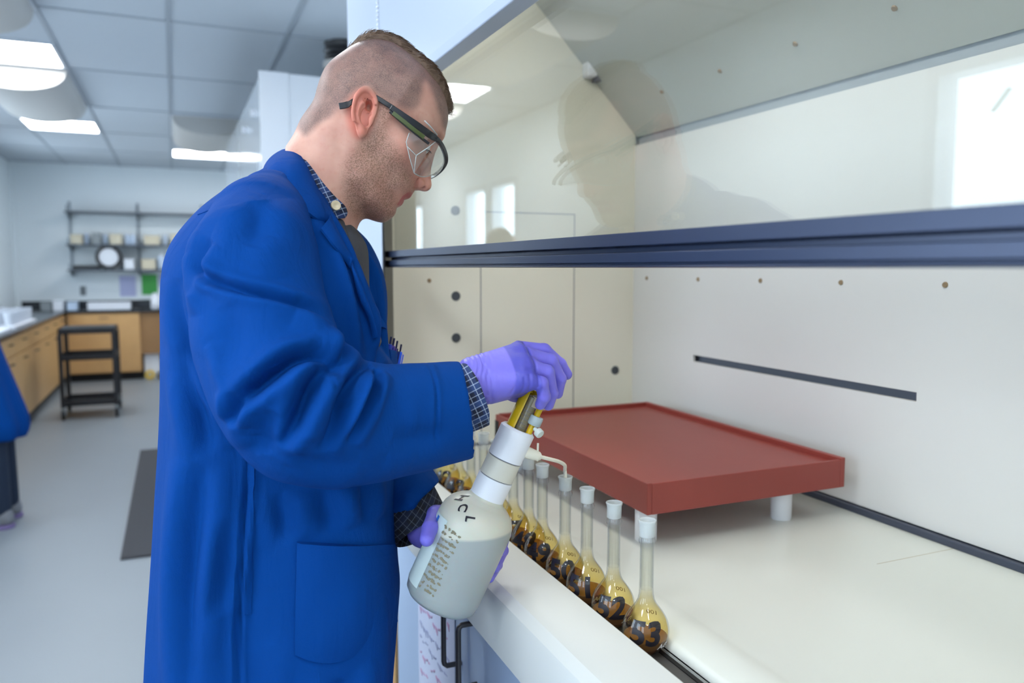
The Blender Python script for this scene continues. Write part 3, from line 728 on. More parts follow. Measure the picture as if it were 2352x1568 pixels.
def relax(me, it=2, f=.5):
    V = getV(me); E = np.empty(len(me.edges)*2, int); me.edges.foreach_get('vertices', E); E = E.reshape(-1, 2)
    for _ in range(it):
        A = np.zeros_like(V); c = np.zeros(len(V)); np.add.at(A, E[:, 0], V[E[:, 1]]); np.add.at(A, E[:, 1], V[E[:, 0]]); np.add.at(c, E[:, 0], 1); np.add.at(c, E[:, 1], 1)
        V = V*(1-f)+f*A/np.maximum(c, 1)[:, None]
    setV(me, V)
def attr(me, name, cols):
    a = me.color_attributes.new(name, 'FLOAT_COLOR', 'POINT'); c = np.ones((len(me.vertices), 4)); c[:, :cols.shape[1]] = cols; a.data.foreach_set('color', c.ravel())
def sst(x, a, b): t = np.clip((x-a)/(b-a), 0, 1); return t*t*(3-2*t)

# ------------------------------------------------------------------ the man's own frame: x forward, y to his left, z up
MO = np.array([.177, 1.182, 0.0]); MAZ = math.radians(-10)
MF = np.array([math.cos(MAZ), math.sin(MAZ), 0]); ML = np.array([-math.sin(MAZ), math.cos(MAZ), 0])
def loc(P): q = np.array(P)-MO; return np.array([q@MF, q@ML, q[2]])
def M(x, y, s=0.0):
    """point seen at pixel x, y that lies s metres to the man's right of his middle plane"""
    r = ray(x, y); P = _C-MO; t = (-s-P@ML)/(r@ML); return loc(_C+r*t)
def M2(pts, s=0.0): return np.array([M(x, y, s)[[0, 2]] for x, y in pts])
def hc(pts): return [(640+x/3.1364, 60+y/3.136) for x, y in pts]       # head close-up -> photo
def c6(pts): return [(340+x/2.613, 300+y/2.613) for x, y in pts]
def c7(pts): return [(340+x/2.0424, 800+y/2.0417) for x, y in pts]
def gl(pts): return [(900+x/3.92, 760+y/3.92) for x, y in pts]

# ---- head and neck
head_px = [(700, 305), (716.5, 251), (731, 194), (751, 152), (793, 119), (825, 101), (857, 92), (889, 96), (920, 110), (952, 136), (984, 162), (1007, 192), (1020, 222), (1027, 255), (1027, 283), (1019, 312), (1011, 327), (1001, 342), (992, 362), (978, 388), (962, 412), (950, 436), (943, 449), (928, 461), (915, 474), (906, 477), (905, 493), (892, 506), (876, 511), (847, 503), (818, 490), (800, 474), (775, 452), (745, 425), (715, 385), (700, 345)]
HP = catmull(M2(head_px), 4)
nose_px = [(1001, 336), (996, 352), (993, 370), (989, 392), (989, 408), (987, 424), (978, 437), (962, 436), (950, 431), (945, 420), (960, 385), (975, 350)]
NP = catmull(M2(nose_px), 4)
lipu_px = [(951, 437), (946, 446), (943, 452), (938, 456), (928, 457), (920, 450), (935, 438)]
UL = catmull(M2(lipu_px), 3)
lipl_px = [(928, 457), (926, 464), (923, 470), (916, 474), (908, 476), (905, 465), (915, 458)]
LL = catmull(M2(lipl_px), 3)
EARC = M(837, 258, .0)
PT = math.radians(33)
def hloc(A, B):
    dx, dz = A-EARC[0], B-EARC[2]
    return dx*math.cos(PT)-dz*math.sin(PT), dx*math.sin(PT)+dz*math.cos(PT)     # forward, up in the tilted head
def head_field(X, Y, Z):
    d = -poly_sd(X[:, :, :]+0*Z, Z+0*X, HP)
    p, q = hloc(X, Z)
    W = .0775-.30*np.clip(p-.035, 0, .1)**1.0*np.clip(1+q/.06, .4, 1)
    W = W-.10*np.clip(-q-.005, 0, .15)-.22*np.clip(-q-.07, 0, .1)
    W = W-.25*np.clip(q-.065, 0, .1)-.12*np.clip(-p-.05, 0, .1)-.2*np.clip(p-.02, 0, .1)*sst(-q, -.01, .05)
    W = np.clip(W, .022, .09)
    R = (.060+.014*sst(q, -.02, .03))*np.clip(1-.35*sst(-q, .02, .09), .5, 1)
    R = R-.018*sst(p, .04, .09)*(1-sst(-q, .05, .09))
    k = np.clip((R-d)/R, 0, None)
    f = ((np.abs(Y)/W)**2.3+k**2.3)**(1/2.3)-1
    f = f*np.minimum(W, R)*.85
    return f
def ear_field(X, Y, Z):
    ec = M(836, 262, .078); y = np.abs(Y)
    dx, dz = X-ec[0], Z-ec[2]
    p = dx*math.cos(.16)-dz*math.sin(.16); q = dx*math.sin(.16)+dz*math.cos(.16)
    out = y-.0800-.42*np.clip(.010-p, 0, .04)
    hw = np.interp(q, [-.036, -.026, -.012, .004, .020, .034], [.004, .0085, .0120, .0165, .0178, .012])
    rr = np.sqrt((p/hw)**2+((q-.001)/.0345)**4)
    rad = np.sqrt((p/.0165)**2+((q-.004)/.0300)**2)
    shell = np.maximum((rr-1)*.014, np.abs(out)-.0022)
    an = np.arctan2(q-.004, p)
    rimd = np.sqrt(((rad-.93)*.018)**2+(out-.0035)**2)-.0029
    rimd = np.maximum(rimd, -(q+.016)+np.where(p > 0, .030, 0))
    crus = rc(p, out, q, (.0125, -.003, .012), (.0030, -.001, .0015), .0026, .0016)
    anti = np.sqrt((np.sqrt(((p-.0015)/.0095)**2+((q+.001)/.0165)**2)-1)**2*.0105**2+(out-.0030)**2)-.0023
    anti = np.maximum(anti, p-.003)
    e_ = smin(shell, rimd, .002); e_ = smin(e_, anti, .002)
    bowl = np.sqrt(((p-.0035)/.0078)**2+((q+.0045)/.0125)**2+((out-.002)/.0085)**2)-1
    e_ = smax(e_, -bowl*.0075, .0015)
    fossa = np.sqrt(((p-.002)/.0065)**2+((q-.0185)/.006)**2+((out-.003)/.0035)**2)-1
    e_ = smax(e_, -fossa*.0035, .0015)
    e_ = smin(e_, crus, .002)
    lob = np.sqrt((p-.001)**2+(q+.0265)**2*.8+(out*1.2)**2)-.0066
    e_ = smin(e_, lob, .004)
    trg = np.sqrt(((p-.0105)*1.1)**2+((q+.0065)*.6)**2+(out+.001)**2)-.0040
    return smin(e_, trg, .002)
Snp = lambda x, y, s: M(x, y, s)
neck_a, neck_b, neck_c = M(775, 330), M(728, 440), M(700, 520)
def body_field(X, Y, Z):
    f = head_field(X, Y, Z)
    # jaw angle and cheekbone give the side of the face its planes
    aY = np.abs(Y)
    for (px, s, r, k) in (((826, 415), .048, .012, .03), ((905, 352), .050, .014, .03), ((880, 470), .022, .014, .02), ((852, 455), .04, .010, .025)):
        c = M(px[0], px[1]); f = smin(f, np.sqrt((X-c[0])**2+(aY-s)**2+(Z-c[2])**2)-r, k)
    nk = rc(X, Y, Z, neck_a, neck_b, .060, .062); nk = smin(nk, rc(X, Y, Z, neck_b, neck_c, .062, .075), .03)
    f = smin(f, nk, .014)
    # sternomastoid strand from behind the ear to the collarbone
    a = M(812, 300, .062); b = M(792, 470, .03)
    for sg in (1, -1): f = smin(f, rc(X, Y*sg, Z, a*np.array([1, 1, 1]), b, .011, .009), .016)
    # eye sockets, brow, lids
    e = M(972, 343)
    f = smax(f, -(np.sqrt(((X-e[0]-.012)/1.3)**2+(aY-.031)**2+((Z-e[2])/1.0)**2)-.0145), .012)
    eb = M(963, 341)
    f = smin(f, np.sqrt((X-eb[0])**2+(aY-.030)**2+(Z-eb[2])**2)-.0128, .004)
    b1, b2 = M(1003, 313), M(968, 292)
    f = smin(f, rc(X, aY, Z, (b1[0], .014, b1[2]), (b2[0], .048, b2[2]), .006, .005), .012)
    # nose
    dn = poly_sd(X+0*Z, Z+0*X, NP)
    p, q = hloc(X, Z)
    wn = np.clip(.0075+.10*np.clip(-q-.0, 0, .06), .0075, .0135)
    ny = (np.sqrt(np.clip(dn+.006, 0, None)**2+np.clip(aY-wn+.006, 0, None)**2)-.006)
    f = smin(f, ny, .007)
    al = M(962, 424); f = smin(f, np.sqrt((X-al[0])**2+(aY-.0115)**2+(Z-al[2])**2)-.0078, .004)
    tp = M(978, 425); f = smin(f, np.sqrt((X-tp[0])**2+(Y)**2+(Z-tp[2])**2)-.0085, .005)
    ns = M(968, 434); f = smax(f, -(np.sqrt(((X-ns[0])/1.4)**2+(aY-.0105)**2+((Z-ns[2]))**2)-.0038), .0015)
    g1 = M(953, 414); g2 = M(948, 436); f = smax(f, -rc(X, aY, Z, (g1[0], .0185, g1[2]), (g2[0], .0190, g2[2]), .0016, .0022), .004)
    # lips
    for P, w in ((UL, .021), (LL, .018)):
        dl = poly_sd(X+0*Z, Z+0*X, P); y0 = np.clip(aY/w, 0, 1.2)
        f = smin(f, np.maximum(dl+.010*y0**2, aY-w), .003)
    mo = M(913, 455, .0); mi = M(926, 457)
    f = smax(f, -(rc(X, aY, Z, (mi[0]+.004, 0, mi[2]), (mo[0]-.004, .024, mo[2]), .0023, .0014)), .0025)
    # ears
    f = smin(f, ear_field(X, Y, Z), .003)
    cc = M(841, 268); f = smax(f, -(np.sqrt(((X-cc[0])/.0048)**2+((aY-.080)/.013)**2+((Z-cc[2])/.0075)**2)-1)*.0048, .002)
    return f
lo = M(690, 560)+np.array([-.03, 0, 0]); hi = M(1045, 84)
lo = (min(M(690, 400)[0], .0)-.02, -.112, 1.40); hi = (M(1035, 300)[0]+.012, .112, M(857, 84)[2]+.01)
me_head = surfnet(body_field, lo, hi, .0016, 'person')
relax(me_head, 1, .4)
V = getV(me_head)
def mask(V, px, soft=.004, s=0.0):
    P = catmull(M2(px, s), 3); return 1-sst(poly_sd(V[:, 0], V[:, 2], P), -soft, soft)
buzz = hc([(120, 640), (180, 772), (235, 752), (300, 700), (370, 660), (430, 600), (490, 545), (560, 480), (640, 455), (700, 500), (800, 560), (880, 600), (960, 610), (1010, 560), (1030, 480), (1040, 420), (1085, 420), (1200, 700), (1290, 690), (1300, 500), (1100, 200), (800, 20), (500, 60), (200, 300)])
beard = hc([(730, 560), (790, 600), (795, 680), (765, 760), (790, 850), (860, 930), (905, 1010), (940, 1060), (975, 1120), (975, 1175), (930, 1185), (860, 1180), (835, 1230), (860, 1320), (850, 1420), (740, 1450), (600, 1400), (500, 1350), (465, 1180), (475, 1010), (560, 900), (640, 820), (700, 720)])
hair_m = mask(V, buzz, .007, .06)*(.92+.25*sst(V[:, 2], EARC[2]+.05, EARC[2]+.11)); beard_m = mask(V, beard, .010, .03)
lip_m = np.clip(mask(V, hc([(855, 1185), (905, 1205), (960, 1205), (965, 1240), (905, 1248), (905, 1285), (870, 1305), (835, 1290), (850, 1250)]), .0025), 0, 1)*(np.abs(V[:, 1]) < .028)
red_m = np.maximum.reduce([mask(V, [(822, 205), (862, 215), (866, 250), (850, 300), (822, 318), (800, 290), (797, 240)], .006, .08)*(np.abs(V[:, 1]) > .07), .35*mask(V, hc([(940, 1040), (1100, 1040), (1100, 1190), (940, 1185)]), .006), .5*mask(V, hc([(850, 850), (960, 900), (960, 1010), (880, 1000)]), .02, .04)])
attr(me_head, 'Mask', np.stack([hair_m, beard_m*.9, np.maximum(lip_m, 0)], 1)); attr(me_head, 'Red', np.stack([red_m, red_m, red_m], 1))

M_skin = bpy.data.materials.new('skin'); M_skin.use_nodes = True
def skin(m):
    nt = m.node_tree; b = nt.nodes['Principled BSDF']; L = nt.links
    tc = nt.nodes.new('ShaderNodeTexCoord'); at = nt.nodes.new('ShaderNodeAttribute'); at.attribute_name = 'Mask'; ar = nt.nodes.new('ShaderNodeAttribute'); ar.attribute_name = 'Red'
    sp = nt.nodes.new('ShaderNodeSeparateColor'); L.new(at.outputs['Color'], sp.inputs[0])
    sr = nt.nodes.new('ShaderNodeSeparateColor'); L.new(ar.outputs['Color'], sr.inputs[0])
    def mix(f, a, b_):
        x = nt.nodes.new('ShaderNodeMix'); x.data_type = 'RGBA'
        for s, v in ((0, f), (6, a), (7, b_)):
            if isinstance(v, (tuple, float, int)): x.inputs[s].default_value = v
            else: L.new(v, x.inputs[s])
        return x.outputs[2]
    def math_(op, a, b_=None, c_=None):
        x = nt.nodes.new('ShaderNodeMath'); x.operation = op
        for i, v in enumerate((a, b_, c_)):
            if v is None: continue
            if isinstance(v, (float, int)): x.inputs[i].default_value = v
            else: L.new(v, x.inputs[i])
        x.use_clamp = (op in ('MULTIPLY', 'ADD', 'SUBTRACT'))
        return x.outputs[0]
    def noise(s, d=3, vec=None):
        n = nt.nodes.new('ShaderNodeTexNoise'); n.inputs['Scale'].default_value = s; n.inputs['Detail'].default_value = d; L.new(vec or tc.outputs['Object'], n.inputs['Vector']); return n.outputs['Fac']
    def mr(v, a, b_, c=0, d=1):
        x = nt.nodes.new('ShaderNodeMapRange'); L.new(v, x.inputs[0]); x.inputs[1].default_value = a; x.inputs[2].default_value = b_; x.inputs[3].default_value = c; x.inputs[4].default_value = d; return x.outputs[0]
    base = mix(mr(noise(28), .35, .65), rgb(206, 158, 138), rgb(194, 142, 124))
    base = mix(mr(noise(140), .55, .75, 0, .25), base, rgb(186, 112, 98))
    base = mix(math_('MULTIPLY', sr.outputs[0], .65), base, rgb(214, 118, 98))
    base = mix(sp.outputs[2], base, rgb(184, 104, 100))
    st = noise(760, 2); sb = noise(560, 2)
    st2 = mr(noise(60, 4), .3, .7, .78, 1.0)
    hf = math_('MULTIPLY', math_('MULTIPLY', sp.outputs[0], st2), mr(st, .36, .64, .72, 1.0))
    base = mix(hf, base, rgb(90, 74, 70))
    bf = math_('MULTIPLY', math_('MULTIPLY', sp.outputs[1], st2), mr(sb, .42, .60, .34, .88))
    base = mix(bf, base, rgb(104, 78, 58))
    L.new(base, b.inputs['Base Color']); b.inputs['Roughness'].default_value = .48; b.inputs['Specular IOR Level'].default_value = .35
    b.inputs['Subsurface Weight'].default_value = .12; b.inputs['Subsurface Radius'].default_value = (1, .35, .2); b.inputs['Subsurface Scale'].default_value = .006
    bp = nt.nodes.new('ShaderNodeBump'); bp.inputs['Strength'].default_value = .25; bp.inputs['Distance'].default_value = .001
    L.new(math_('ADD', math_('MULTIPLY', st, math_('ADD', sp.outputs[0], sp.outputs[1])), math_('MULTIPLY', noise(900, 2), .3)), bp.inputs['Height']); L.new(bp.outputs[0], b.inputs['Normal'])
skin(M_skin)

# ---- the rest of the body under the clothes
def low_body(X, Y, Z):
    f = rc(X, Y, Z, (-.045, 0, 1.44), (-.02, 0, 1.20), .085, .085)
    for sg in (1, -1):
        f = smin(f, rc(X, Y, Z, (-.04, .08*sg, 1.40), (-.03, .07*sg, 1.18), .08, .085), .03)
        f = smin(f, rc(X, Y, Z, (-.03, .07*sg, 1.18), (-.04, .085*sg, .96), .085, .10), .04)
        f = smin(f, rc(X, Y, Z, (-.05, .095*sg, .92), (-.03, .10*sg, .52), .085, .055), .03)
        f = smin(f, rc(X, Y, Z, (-.03, .10*sg, .52), (-.06, .10*sg, .10), .052, .036), .02)
        f = smin(f, rc(X, Y, Z, (-.06, .10*sg, .075), (.09, .115*sg, .04), .036, .026), .02)
    f = smin(f, rc(X, Y, Z, M(590, 540, .16), M(668, 935, .25), .045, .038), .02)
    f = smin(f, rc(X, Y, Z, M(668, 935, .25), M(1085, 885, .183), .038, .019), .01)
    f = smin(f, rc(X, Y, Z, M(640, 540, -.15), M(800, 1000, -.20), .045, .038), .02)
    f = smin(f, rc(X, Y, Z, M(800, 1000, -.20), M(975, 1195, .06), .038, .020), .01)
    return f
me_low = surfnet(low_body, (-.30, -.32, .012), (.34, .36, 1.50), .011, 'low')

# ---- hands
def hand_field(spec, grow=0.0):
    palm, fingers = spec
    def fn(X, Y, Z):
        f = None
        for (p, q, r1, r2) in palm:
            d = rc(X, Y, Z, p, q, r1+grow, r2+grow); f = d if f is None else smin(f, d, .014)
        g = None
        for fi in fingers:
            h = None
            for (p, q, r1, r2) in fi:
                d = rc(X, Y, Z, p, q, r1+grow, r2+grow); h = d if h is None else smin(h, d, .003)
            g = h if g is None else smin(g, h, .0022)
        return smin(f, g, .007)
    pts = np.array([x for s in [palm]+fingers for (p, q, r1, r2) in s for x in (p, q)])
    return fn, pts.min(0)-.035, pts.max(0)+.035
def gp(x, y, s): return M(*gl([(x, y)])[0], s)
def chain(js, rs): return [(js[i], js[i+1], rs[i], rs[i+1]) for i in range(len(js)-1)]
W0 = .183
rh_palm = [(gp(720, 370, W0-.004), gp(1120, 215, .160), .0195, .0165), (gp(775, 520, W0+.006), gp(1165, 440, .196), .0175, .0185), (gp(750, 445, W0), gp(1165, 330, .178), .025, .0215),
           (gp(880, 500, .178), gp(1150, 470, .165), .022, .019)]
rh_f = [chain([gp(1170, 430, .202), gp(1345, 470, .207), gp(1372, 590, .202), gp(1338, 660, .192)], [.0135, .0092, .0084, .0075]),
        chain([gp(1170, 320, .187), gp(1400, 370, .189), gp(1438, 560, .184), gp(1408, 665, .176)], [.0145, .0098, .0088, .0078]),
        chain([gp(1160, 225, .168), gp(1430, 270, .168), gp(1512, 430, .165), gp(1490, 560, .158)], [.0145, .0100, .0090, .0080]),
        chain([gp(1150, 175, .150), gp(1370, 175, .148), gp(1515, 300, .148), gp(1575, 390, .148)], [.0135, .0098, .0088, .0078]),
        chain([gp(900, 470, .160), gp(1100, 560, .140), gp(1215, 610, .146)], [.0160, .0115, .0092])]
fn, lo, hi = hand_field((rh_palm, rh_f))
me_rh = surfnet(fn, lo, hi, .0013, 'glove'); relax(me_rh, 1, .4)
fn2, lo, hi = hand_field((rh_palm, rh_f), -.0035); me_rhb = surfnet(fn2, lo, hi, .003, 'h')
# left hand behind the white bottle
SB = .161
def lp_(x, y, s): return M(x, y, s)
lh_palm = [(lp_(972, 1196, .075), lp_(1050, 1180, .082), .024, .016), (lp_(980, 1212, .075), lp_(1062, 1235, .080), .022, .017), (lp_(970, 1225, .075), lp_(1058, 1268, .080), .020, .015)]
lh_f = [chain([lp_(1000, 1180, .085), lp_(1000, 1182, .125), lp_(988, 1212, .172), lp_(980, 1238, .190)], [.014, .0120, .0108, .0096]),
        chain([lp_(1055, 1185, .080), lp_(1115, 1192, .080), lp_(1160, 1226, .100), lp_(1150, 1264, .150)], [.012, .0095, .0088, .0078]),
        chain([lp_(1060, 1215, .078), lp_(1118, 1230, .078), lp_(1154, 1264, .100), lp_(1137, 1302, .150)], [.012, .0095, .0088, .0078]),
        chain([lp_(1055, 1245, .078), lp_(1110, 1268, .078), lp_(1141, 1296, .100), lp_(1124, 1326, .150)], [.012, .0092, .0085, .0075]),
        chain([lp_(1045, 1268, .080), lp_(1090, 1295, .080), lp_(1122, 1318, .100), lp_(1110, 1342, .146)], [.011, .0085, .0078, .0070])]
fn, lo, hi = hand_field((lh_palm, lh_f)); me_lh = surfnet(fn, lo, hi, .0014, 'glove'); relax(me_lh, 1, .4)
fn2, lo, hi = hand_field((lh_palm, lh_f), -.0035); me_lhb = surfnet(fn2, lo, hi, .003, 'h')
# join body pieces under one mesh
bm = bmesh.new()
for k, m_ in enumerate((me_head, me_low, me_rhb, me_lhb)): bm.from_mesh(m_)
me_body = me_head.copy(); bm.to_mesh(me_body); bm.free()
me_body.materials.clear(); me_body.polygons.foreach_set('use_smooth', [True]*len(me_body.polygons))
man = obj('person', me_body, M_skin, fixn=False)
man.location = tuple(MO); man.rotation_euler = (0, 0, MAZ)
tag(man, 'person in blue lab coat, purple gloves and safety glasses, dispensing from a white bottle', 'person')

# eyes
M_eye = mat('eye', rgb(225, 220, 215), .15); M_lash = mat('lashes', rgb(52, 36, 30), .7)
for sg in (-1, 1):
    e = M(965, 343); c = (e[0], sg*.030, e[2])
    ey = obj('eye', MB().lathe([(.0118*math.cos(t), .0118*math.sin(t)) for t in np.linspace(-PI/2, PI/2, 12)], c, n=20), M_eye, man, smooth='all')
    ls = MB(); a, b = M(977, 350), M(958, 358)
    for k in range(9):
        t = k/8; y = sg*(.018+.024*t); px = a[0]+(b[0]-a[0])*abs(2*t-1)**2*.5; pz = a[2]-.001*abs(2*t-1)
        ls.tube([(px, y, pz), (px+.004, y+sg*.001*(t-.5), pz-.003), (px+.006, y+sg*.002*(t-.5), pz-.006)], [.0006, .0004, .0001], 4)
    ls.tube([(a[0]+(b[0]-a[0])*abs(2*t-1)**2*.5, sg*(.018+.024*t), a[2]-.001*abs(2*t-1)) for t in np.linspace(0, 1, 9)], .0007, 5)
    obj('eyelashes', ls, M_lash, man)
    br = MB()
    p1, p2 = M(1006, 314), M(968, 288)
    for k in range(60):
        t = random.random(); y = sg*(.012+.038*t); x = p1[0]+(p2[0]-p1[0])*t**1.3-.0005+random.uniform(-.002, .002); z = p1[2]+(p2[2]-p1[2])*t**1.2+random.uniform(-.002, .002)
        br.tube([(x-.002, y, z), (x-.0005, y+sg*.005, z-.001)], [.0006, .0002], 4)
    obj('eyebrow', br, M_lash, man)
# ---- longer hair on top
hl = hc([(470, 190), (560, 168), (680, 158), (780, 172), (850, 210), (920, 262), (985, 330), (1030, 375), (1080, 430), (1130, 480), (1175, 560), (1205, 640), (1222, 702), (1240, 712), (1300, 690), (1330, 400), (1050, 150), (760, 0), (520, 60)])
HLP = catmull(M2(hl), 3)
HB0 = M(790, 120)[0]
def hair_field(X, Y, Z):
    f = head_field(X, Y, Z)
    Zl = Z+.9*np.clip(np.abs(Y)-.030, 0, 1)**1.0*.0
    d = poly_sd(X+.0*Z, Z+0*X, HLP)
    th = .0066*sst(-d, -.001, .014)-.0005; th = th*(.5+.5*sst(X, HB0, HB0+.04))
    return smax(f-th, np.maximum(d, np.abs(Y)-.058), .004)
lo = (M(780, 120)[0], -.066, M(1000, 300)[2]); hi = (M(1050, 200)[0], .066, M(857, 75)[2]+.01)
me_hair = surfnet(hair_field, lo, hi, .0015, 'hair'); relax(me_hair, 2, .5)
V = getV(me_hair); Nn = getN(me_hair)
rng = np.random.RandomState(3)
ph = np.sin(V[:, 1]*900+3*np.sin(V[:, 0]*60))*.5+np.sin(V[:, 1]*2300+V[:, 2]*120)*.5
setV(me_hair, V+Nn*(ph*.0007)[:, None])
M_hair = mat('brown_hair', rgb(98, 75, 57), .55, var=.35, vscale=220, bump=.5, bscale=500)
hair = obj('hair', me_hair, M_hair, man, fixn=False)
bv = BVHTree.FromPolygons([v.co for v in me_hair.vertices], [p.vertices for p in me_hair.polygons])
st = MB(); idx = rng.choice(len(V), 2600)
for i in idx:
    n = Vector(Nn[i]); p = Vector(V[i])
    if n.z < -.2 and n.x < .2: continue
    t = Vector((1, 0, -.2)); t = (t-n*t.dot(n))
    if t.length < .15: t = Vector((.2, 0, -1)); t = t-n*t.dot(n)
    t.normalize(); t += Vector((0, rng.uniform(-.35, .35), rng.uniform(-.15, .15)))
    L = rng.uniform(.006, .014)
    st.tube([p-n*.001, p+t*L*.5+n*.0016, p+t*L+n*rng.uniform(0, .0022)], [.00035, .0003, .0001], 3, cap=False)
obj('loose_hairs', st, M_hair, hair)
# ------------------------------------------------------------------ gloves
def glovemat(name, band):
    m = mat(name, rgb(120, 112, 214), .42, var=.05, vscale=40, bump=.35, bscale=90, spec=.4)
    nt = m.node_tree; b = nt.nodes['Principled BSDF']; b.inputs['Subsurface Weight'].default_value = .1; b.inputs['Subsurface Scale'].default_value = .003
    return m
M_glove = glovemat('nitrile_glove', 1)
V = getV(me_rh); Nn = getN(me_rh)
a2 = M(*gl([(690, 300)])[0], .183)
# puckers around the wrist and where the fingers start
wr, _ = line_d(V[:, 0], V[:, 2], M2(gl([(800, 200), (870, 640)]), .18)); u = V[:, 0]-gp(760, 450, .183)[0]
pk = np.exp(-(u/.016)**2)*.0006*np.sin(u*900+2*np.sin(V[:, 2]*160))
for (P, w, a) in ((gl([(1240, 130), (1280, 300), (1275, 480)]), .0018, -.0016), (gl([(1190, 120), (1235, 300), (1215, 500)]), .003, .0008), (gl([(830, 300), (870, 420), (880, 600)]), .0022, -.0012), (gl([(800, 230), (830, 400), (840, 560)]), .002, -.0010), (gl([(1040, 560), (1080, 470), (1090, 380)]), .0018, -.0010), (gl([(1130, 560), (1150, 480), (1150, 400)]), .0018, -.0010), (gl([(1190, 540), (1205, 460), (1200, 380)]), .0018, -.0010)):
    d, t = line_d(V[:, 0], V[:, 2], M2(P, .19)); pk += a*np.exp(-(d/w)**2)*(Nn[:, 1] < .1)
setV(me_rh, V+Nn*pk[:, None])
band = mask(getV(me_rh), gl([(1020, 60), (1060, 230), (1085, 400), (1080, 640), (1300, 560), (1284, 300), (1240, 120), (1150, 60)]), .0016, .19)
attr(me_rh, 'Band', np.stack([band]*3, 1))
nt = M_glove.node_tree; b = nt.nodes['Principled BSDF']
src = b.inputs['Base Color'].links[0].from_socket
at = nt.nodes.new('ShaderNodeAttribute'); at.attribute_name = 'Band'; mx = nt.nodes.new('ShaderNodeMix'); mx.data_type = 'RGBA'; mx.inputs[7].default_value = rgb(86, 84, 184)
nt.links.new(at.outputs['Fac'], mx.inputs[0]); nt.links.new(src, mx.inputs[6]); nt.links.new(mx.outputs[2], b.inputs['Base Color'])
g1 = obj('glove', me_rh, M_glove, man, fixn=False); g1['label'] = 'purple glove on the right hand, darker band of doubled film over the knuckles'
g2 = obj('glove', me_lh, M_glove, man, fixn=False)
# ------------------------------------------------------------------ cloth
M_coat = mat('blue_twill', rgb(0, 60, 132), .85, var=.06, vscale=9, bump=.35, bscale=1400, spec=.10)
def wrinkles(m):
    nt = m.node_tree; b = nt.nodes['Principled BSDF']; old = b.inputs['Normal'].links[0].from_socket
    tc = nt.nodes.new('ShaderNodeTexCoord'); mp = nt.nodes.new('ShaderNodeMapping'); mp.inputs['Scale'].default_value = (1.6, 1.6, .55); mp.inputs['Rotation'].default_value = (.2, .35, 0); nt.links.new(tc.outputs['Object'], mp.inputs[0])
    n = nt.nodes.new('ShaderNodeTexNoise'); n.inputs['Scale'].default_value = 16; n.inputs['Detail'].default_value = 5; n.inputs['Distortion'].default_value = .8; nt.links.new(mp.outputs[0], n.inputs['Vector'])
    bp = nt.nodes.new('ShaderNodeBump'); bp.inputs['Strength'].default_value = .42; bp.inputs['Distance'].default_value = .010
    nt.links.new(n.outputs['Fac'], bp.inputs['Height']); nt.links.new(old, bp.inputs['Normal']); nt.links.new(bp.outputs[0], b.inputs['Normal'])
wrinkles(M_coat)
M_shirtg = mat('charcoal_knit', rgb(70, 70, 74), .85, bump=.5, bscale=900)
def plaid(name, s=1.0, rot_=.42):
    m = bpy.data.materials.new(name); m.use_nodes = True; nt = m.node_tree; b = nt.nodes['Principled BSDF']; L = nt.links
    tc = nt.nodes.new('ShaderNodeTexCoord'); mp = nt.nodes.new('ShaderNodeMapping'); mp.inputs['Rotation'].default_value = (0.05, rot_, .05); L.new(tc.outputs['Object'], mp.inputs[0])
    def stripes(ax, freq, ph, lo):
        sx = nt.nodes.new('ShaderNodeSeparateXYZ'); L.new(mp.outputs[0], sx.inputs[0])
        q = nt.nodes.new('ShaderNodeMath'); q.operation = 'MULTIPLY_ADD'; L.new(sx.outputs[ax], q.inputs[0]); q.inputs[1].default_value = freq; q.inputs[2].default_value = ph
        w = nt.nodes.new('ShaderNodeMath'); w.operation = 'SINE'; L.new(q.outputs[0], w.inputs[0])
        g = nt.nodes.new('ShaderNodeMath'); g.operation = 'GREATER_THAN'; L.new(w.outputs[0], g.inputs[0]); g.inputs[1].default_value = lo
        return g.outputs[0]
    def mix(f, a, b_, k):
        x = nt.nodes.new('ShaderNodeMix'); x.data_type = 'RGBA'
        y = nt.nodes.new('ShaderNodeMath'); y.operation = 'MULTIPLY'; L.new(f, y.inputs[0]); y.inputs[1].default_value = k; L.new(y.outputs[0], x.inputs[0])
        if isinstance(a, tuple): x.inputs[6].default_value = a
        else: L.new(a, x.inputs[6])
        x.inputs[7].default_value = b_; return x.outputs[2]
    c = mix(stripes(2, 300*s, 0, .15), rgb(20, 28, 54), rgb(40, 66, 116), .8)
    c = mix(stripes(0, 300*s, 1, .2), c, rgb(38, 62, 112), .5)
    c = mix(stripes(2, 900*s, 0, .90), c, rgb(190, 205, 225), .45)
    c = mix(stripes(0, 600*s, 1, .93), c, rgb(190, 205, 225), .4)
    L.new(c, b.inputs['Base Color']); b.inputs['Roughness'].default_value = .85
    return m
M_plaid = plaid('blue_plaid'); M_plaidshade = plaid('shaded_plaid', 1.0, .9)
for n_ in M_plaidshade.node_tree.nodes:  # far cuff: same plaid dimmed, its shade put into the colours
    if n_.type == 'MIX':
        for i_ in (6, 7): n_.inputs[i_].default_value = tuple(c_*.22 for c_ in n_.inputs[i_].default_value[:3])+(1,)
M_butt = mat('horn_button', rgb(214, 196, 160), .35); M_snap = mat('metal_snap', rgb(190, 190, 195), .25, metal=.9)
M_jean = mat('dark_denim', rgb(22, 32, 52), .8, bump=.3, bscale=800)

